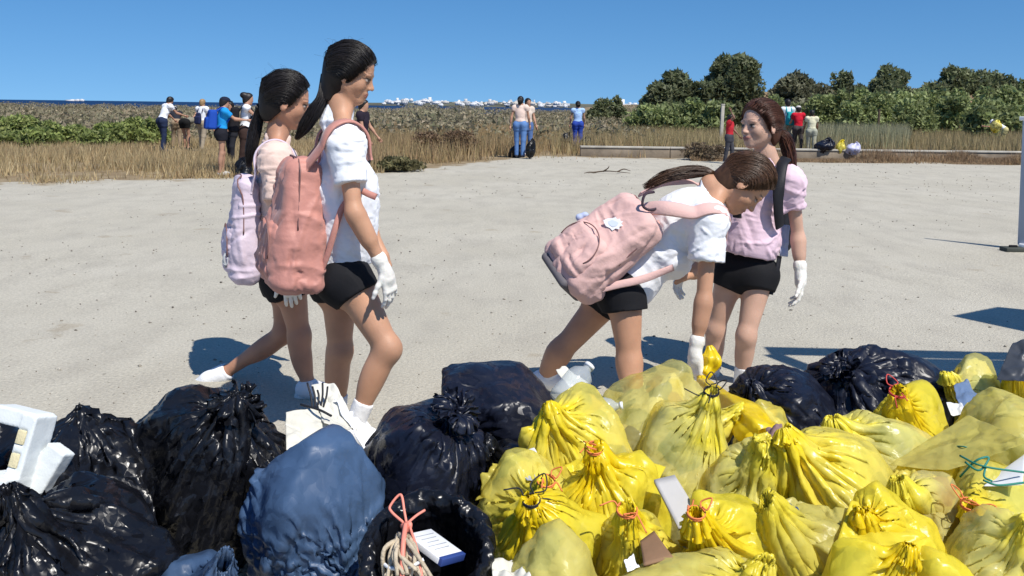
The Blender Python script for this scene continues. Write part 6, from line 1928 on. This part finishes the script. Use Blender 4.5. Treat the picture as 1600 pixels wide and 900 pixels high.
def far_pack(J, s, c, label, size=(.30, .42, .16), drop=.0):
    ax = nrm(J['neck'] - J['pelvis']); out = -J['front']; sd = np.cross(ax, out); R = np.stack([sd, out, ax], 1)
    cc = J['chest'] + out * (.125 + size[2] / 2) * s - ax * drop
    root = thing('backpack', cc, label, 'backpack')
    S = Sdf(); S.rbox(cc, np.array([size[0], size[2], size[1]]) / 2 * s, .05 * s, R, .02, 0, .1); S.rbox(cc + out * size[2] * .5 * s - ax * .08 * s, np.array([.11, .05, .12]) * s, .03, R, .02)
    V, F = S.mesh(.0125); put('main_body', wrinkle(V, F, .012, 10, 3), F, cloth(c), root)
    for sg in (-1, 1):
        q = [cc + R @ (np.array([sg * .09, -.06, .17]) * s), J['neck'] * .55 + (J['sha'] if sg < 0 else J['shb']) * .45 + ax * .045 * s, J['chest'] + sd * sg * .10 * s + J['front'] * .13 * s, cc + R @ (np.array([sg * .11, -.08, -.17]) * s)]
        V, F = tube(q, .018 * s, 6, 16); put('strap', V, F, cloth(c), root)
    return root

def lump_bag(u, v, Y, wpx, hpx, m, label, group, seed, contents=None, neck=None):
    return trash_bag(seed, u, v, Y, wpx, hpx, m, label, group, neck or (u + wpx * .25, v - hpx * .6), Y - .02, contents=contents, nu=48, nv=30, fine=False, folds=0, crease=.006, iters=60, ground=False)

W_ = (.78, .79, .82)
far_person(256, 246, 24.0, 1.52, 40, 'man in white T-shirt and navy jeans leaning over at the left', W_, (.018, .028, .065), True, bend=22, arms=((.5, .1), (.75, .05)), stride=.10)
far_person(292, 240, 25.2, 1.40, 15, 'person in black shorts bending right down beside the man in navy jeans', (.22, .20, .15), (.01, .01, .01), False, bend=82, arms=((1.5, .1), (1.4, .1)), stride=.05, skin=M_BSKIN)
far_person(276, 238, 25.9, 1.36, -30, 'person in dark top stooping behind the man in navy jeans', (.02, .022, .03), (.30, .22, .14), True, bend=45, arms=((1.0, .1), (.8, .1)), hat=W_)
_, J, _, _, s = far_person(316, 238, 24.6, 1.42, 20, 'fair haired person in white shirt left of the boy in blue', W_, (.34, .28, .2), True, arms=((.2, .1), (.3, .1)), hair=M_BLOND)
far_pack(J, s, (.015, .02, .06), 'small navy drawstring bag on the fair haired person', (.20, .30, .09), .12)
_, J, _, _, s = far_person(347, 275, 16.5, 1.44, 62, 'boy in bright cyan blue T-shirt and black shorts wearing a dark cap', (.015, .27, .62), (.012, .012, .018), False, bend=4, arms=((.75, .05), (.9, .0)), hat=(.012, .016, .035), sleeve=.62, stride=.06)
far_pack(J, s, (.012, .06, .34), 'royal blue backpack on the boy in cyan', (.30, .40, .17), .04)
far_person(361, 268, 19.5, 1.36, 200, 'small child in dark top half hidden right of the boy in cyan', (.03, .028, .04), (.02, .02, .025), True, arms=((.5, .1), (.5, .1)))
_, J, _, _, s = far_person(384, 276, 16.8, 1.52, 75, 'woman in white sleeveless top and brown trousers with dark hair in a bun', W_, (.045, .025, .02), True, bend=3, arms=((.7, .05), (.8, .0)), sleeve=.12, bun=1.25, skin=M_BSKIN)
far_pack(J, s, (.012, .011, .014), 'large black backpack on the woman with the bun', (.34, .50, .18), .10)
far_person(566, 266, 15.5, 1.42, 100, 'person in dark top half hidden behind the tall girl', (.02, .014, .024), (.02, .02, .03), True, arms=((.35, .1), (.25, .08)), skin=M_BSKIN)
far_person(812, 250, 23.6, 1.60, 8, 'woman in pale peach top and blue flared jeans standing with her back turned', (.70, .54, .46), (.10, .20, .42), True, arms=((-.1, .25), (.2, .2)), sleeve=.35, stride=.06, hair_len=.6)
far_person(823, 247, 24.6, 1.56, 150, 'dark haired person hidden behind the woman in flared jeans', (.6, .5, .42), (.08, .14, .30), True, arms=((.2, .1), (.3, .1)), stride=.05)
far_person(902, 237, 28.0, 1.52, -5, 'woman in pale blue top and royal blue trousers above the low wall', (.36, .52, .78), (.025, .06, .32), True, arms=((.15, .22), (.2, .2)), stride=.05, sleeve=.3, hair_len=.4)
far_person(1139, 246, 22.5, 1.20, 120, 'child in red top with an arm raised, beside the smiling girl', (.42, .02, .03), (.05, .05, .06), True, arms=((.4, .1), (2.3, .1)), skin=M_BDSKIN)
_, J, _, _, s = far_person(1229, 240, 27.5, 1.66, -10, 'person in white shirt with a teal bag', (.66, .70, .74), (.40, .36, .26), True, arms=((.2, .15), (.2, .15)))
far_pack(J, s, (.02, .30, .32), 'teal backpack on the person in the white shirt', (.26, .40, .15), .14)
far_person(1246, 240, 27.0, 1.46, -5, 'person in red T-shirt and pale cap with their back turned', (.52, .012, .03), (.06, .05, .05), True, arms=((.5, .12), (.5, .12)), hat=(.55, .52, .48), sleeve=.6)
far_person(1267, 242, 26.5, 1.34, 10, 'dark haired child in cream shirt right of the person in red', (.66, .62, .44), (.36, .36, .28), True, arms=((.2, .25), (.2, .12)), skin=M_BDSKIN)
far_person(1566, 222, 33.0, 1.30, -60, 'person in white top stooping in the grass near the right edge', W_, (.50, .44, .20), True, bend=55, arms=((1.0, .1), (1.0, .1)), hat=W_)

GF = 'filled bags lying out in the field'
lump_bag(829, 233, 23.4, 13, 24, M_BAG_BLACK, 'black bag dragged beside the woman in flared jeans', GF, 401)
lump_bag(806, 238, 23.9, 18, 18, M_BAG_BLACK, 'black bag on the ground behind the legs of the woman in flared jeans', GF, 402)
lump_bag(885, 219, 27.6, 14, 18, M_BAG_BLACK, 'black bag on the left of the woman in pale blue', GF, 403)
lump_bag(915, 223, 27.6, 16, 12, M_BAG_BLACK, 'small black bag on the right of the woman in pale blue', GF, 404)
lump_bag(1289, 228, 25.0, 30, 16, M_BAG_NAVY, 'black bag lying on the low wall right of the child in cream', GF, 405)
lump_bag(1313, 230, 24.95, 12, 15, Y_MID, 'small yellow bag on the low wall', GF, 406, RUB_LIGHT)
lump_bag(1333, 232, 24.9, 20, 12, mat('lavender_plastic', (.50, .50, .66), .4, .4, bump=.3, bscale=14), 'pale lavender bag on the low wall', GF, 407)
lump_bag(1556, 197, 32.4, 15, 14, Y_PALE, 'pale yellow bag held by the stooping person near the right edge', GF, 408, RUB_LIGHT)
lump_bag(380, 266, 16.4, 26, 34, M_BAG_BLACK, 'black bag on the ground at the feet of the woman with the bun', GF, 409)

# ------------------------------------------------------------------ stall on the right, mostly out of view
M_PANEL = mat('grey_white_cloth', (.36, .40, .46), .8, .2, bump=.1, bscale=20)
M_METAL = mat('white_metal', (.75, .75, .75), .4)
gb = G(1585, 391); Yp = gb[1]
pn = thing('banner_panel', (gb[0] + .5, Yp, 0), 'tall pale grey banner panel at the right edge standing on a white foot', 'banner')
x0 = P(1592, 300, Yp)[0]; zt = P(1592, 187, Yp)[2]
Rb = rotz(math.radians(-46)); pd = Rb[:, 0]
bevbox('panel', np.array([x0, Yp, zt / 2 + .03]) + pd * .46, (.45, .012, zt / 2 - .03), Rb, M_PANEL, pn, .004)
bevbox('top_rail', np.array([x0, Yp, zt + .012]) + pd * .44, (.46, .02, .02), Rb, M_METAL, pn, .006)
bevbox('foot', (x0 + .10, Yp - .08, .04), (.10, .06, .035), Rb, M_METAL, pn, .008)
wt = thing('weight', (x0 - .07, Yp - .1, 0), 'dark flat weight lying at the foot of the grey banner panel', 'weight')
bevbox('slab', (x0 - .09, Yp - .1, .025), (.10, .07, .022), None, mat('dark_rubber', (.05, .055, .045), .8), wt, .008)
bevbox('grip', (x0 - .09, Yp - .1, .055), (.04, .012, .012), None, M_BLACK, wt, .005)

# awnings beside the camera: only their shadows fall into view
def awning(pts_shadow, z, label, frame):
    """A frame of flat boards and a cloth, placed so that the sun throws it where the shadow lies."""
    k = z / -LIGHT_DIR[2]
    Q = [np.array([p[0], p[1], 0]) - LIGHT_DIR * k for p in pts_shadow]
    return Q
def board(name, a, b, wd, m, root):
    d = b - a; L = np.linalg.norm(d); d = d / L; sd = np.cross([0, 0, 1], d); V, F = box((a + b) / 2, (L / 2, wd / 2, .015), np.stack([d, sd, np.array([0, 0, 1])], 1))
    put(name, V, F, m, root, smooth=False)
za = 2.3
q = awning([G(1200, 548), G(1660, 560), G(1330, 600), G(1660, 640), G(1440, 562), G(1490, 600)], za, '', 0)
aw = thing('awning', (q[1][0] + 1.0, q[1][1], 0), 'awning frame beside the camera whose shadow bands cross the sand', 'awning')
board('beam', q[0], q[1] + np.array([.6, 0, 0]), .15, M_METAL, aw)
board('beam', q[0] + np.array([.02, -.1, .04]), q[2] + (q[2] - q[0]) * 1.2, .11, M_METAL, aw)
V = np.array([q[4], q[1] + np.array([.6, -.1, 0]), q[3] + np.array([.6, 0, 0]), q[5]]) + np.array([0, 0, .03]); put('cloth', np.vstack([V, V + np.array([0, 0, .01])]), np.array([[0, 1, 2, 3], [7, 6, 5, 4], [0, 4, 5, 1], [1, 5, 6, 2], [2, 6, 7, 3], [3, 7, 4, 0]]), M_PANEL, aw, smooth=False)
for px, py in ((q[1][0] + .5, q[1][1]), (q[3][0] + .5, q[3][1])):
    V, F = tube([(px, py, 0), (px, py, za)], .025, 8); put('pole', V, F, M_METAL, aw)
q = awning([G(1488, 494), G(1560, 480), G(1680, 492), G(1680, 535), G(1544, 500), G(1576, 488)], za, '', 0)
aw = thing('awning', (q[2][0] + .4, q[2][1], 0), 'second awning beside the first whose pointed shadow shows at the right edge', 'awning')
V = np.array([q[0], q[1], q[2], q[3]]); put('cloth', np.vstack([V, V + np.array([0, 0, .01])]), np.array([[0, 1, 2, 3], [7, 6, 5, 4], [0, 4, 5, 1], [1, 5, 6, 2], [2, 6, 7, 3], [3, 7, 4, 0]]), M_PANEL, aw, smooth=False)
for px, py in ((q[2][0], q[2][1]), (q[3][0], q[3][1])):
    V, F = tube([(px, py, 0), (px, py, za)], .025, 8); put('pole', V, F, M_METAL, aw)
print('all', time.time() - T0)
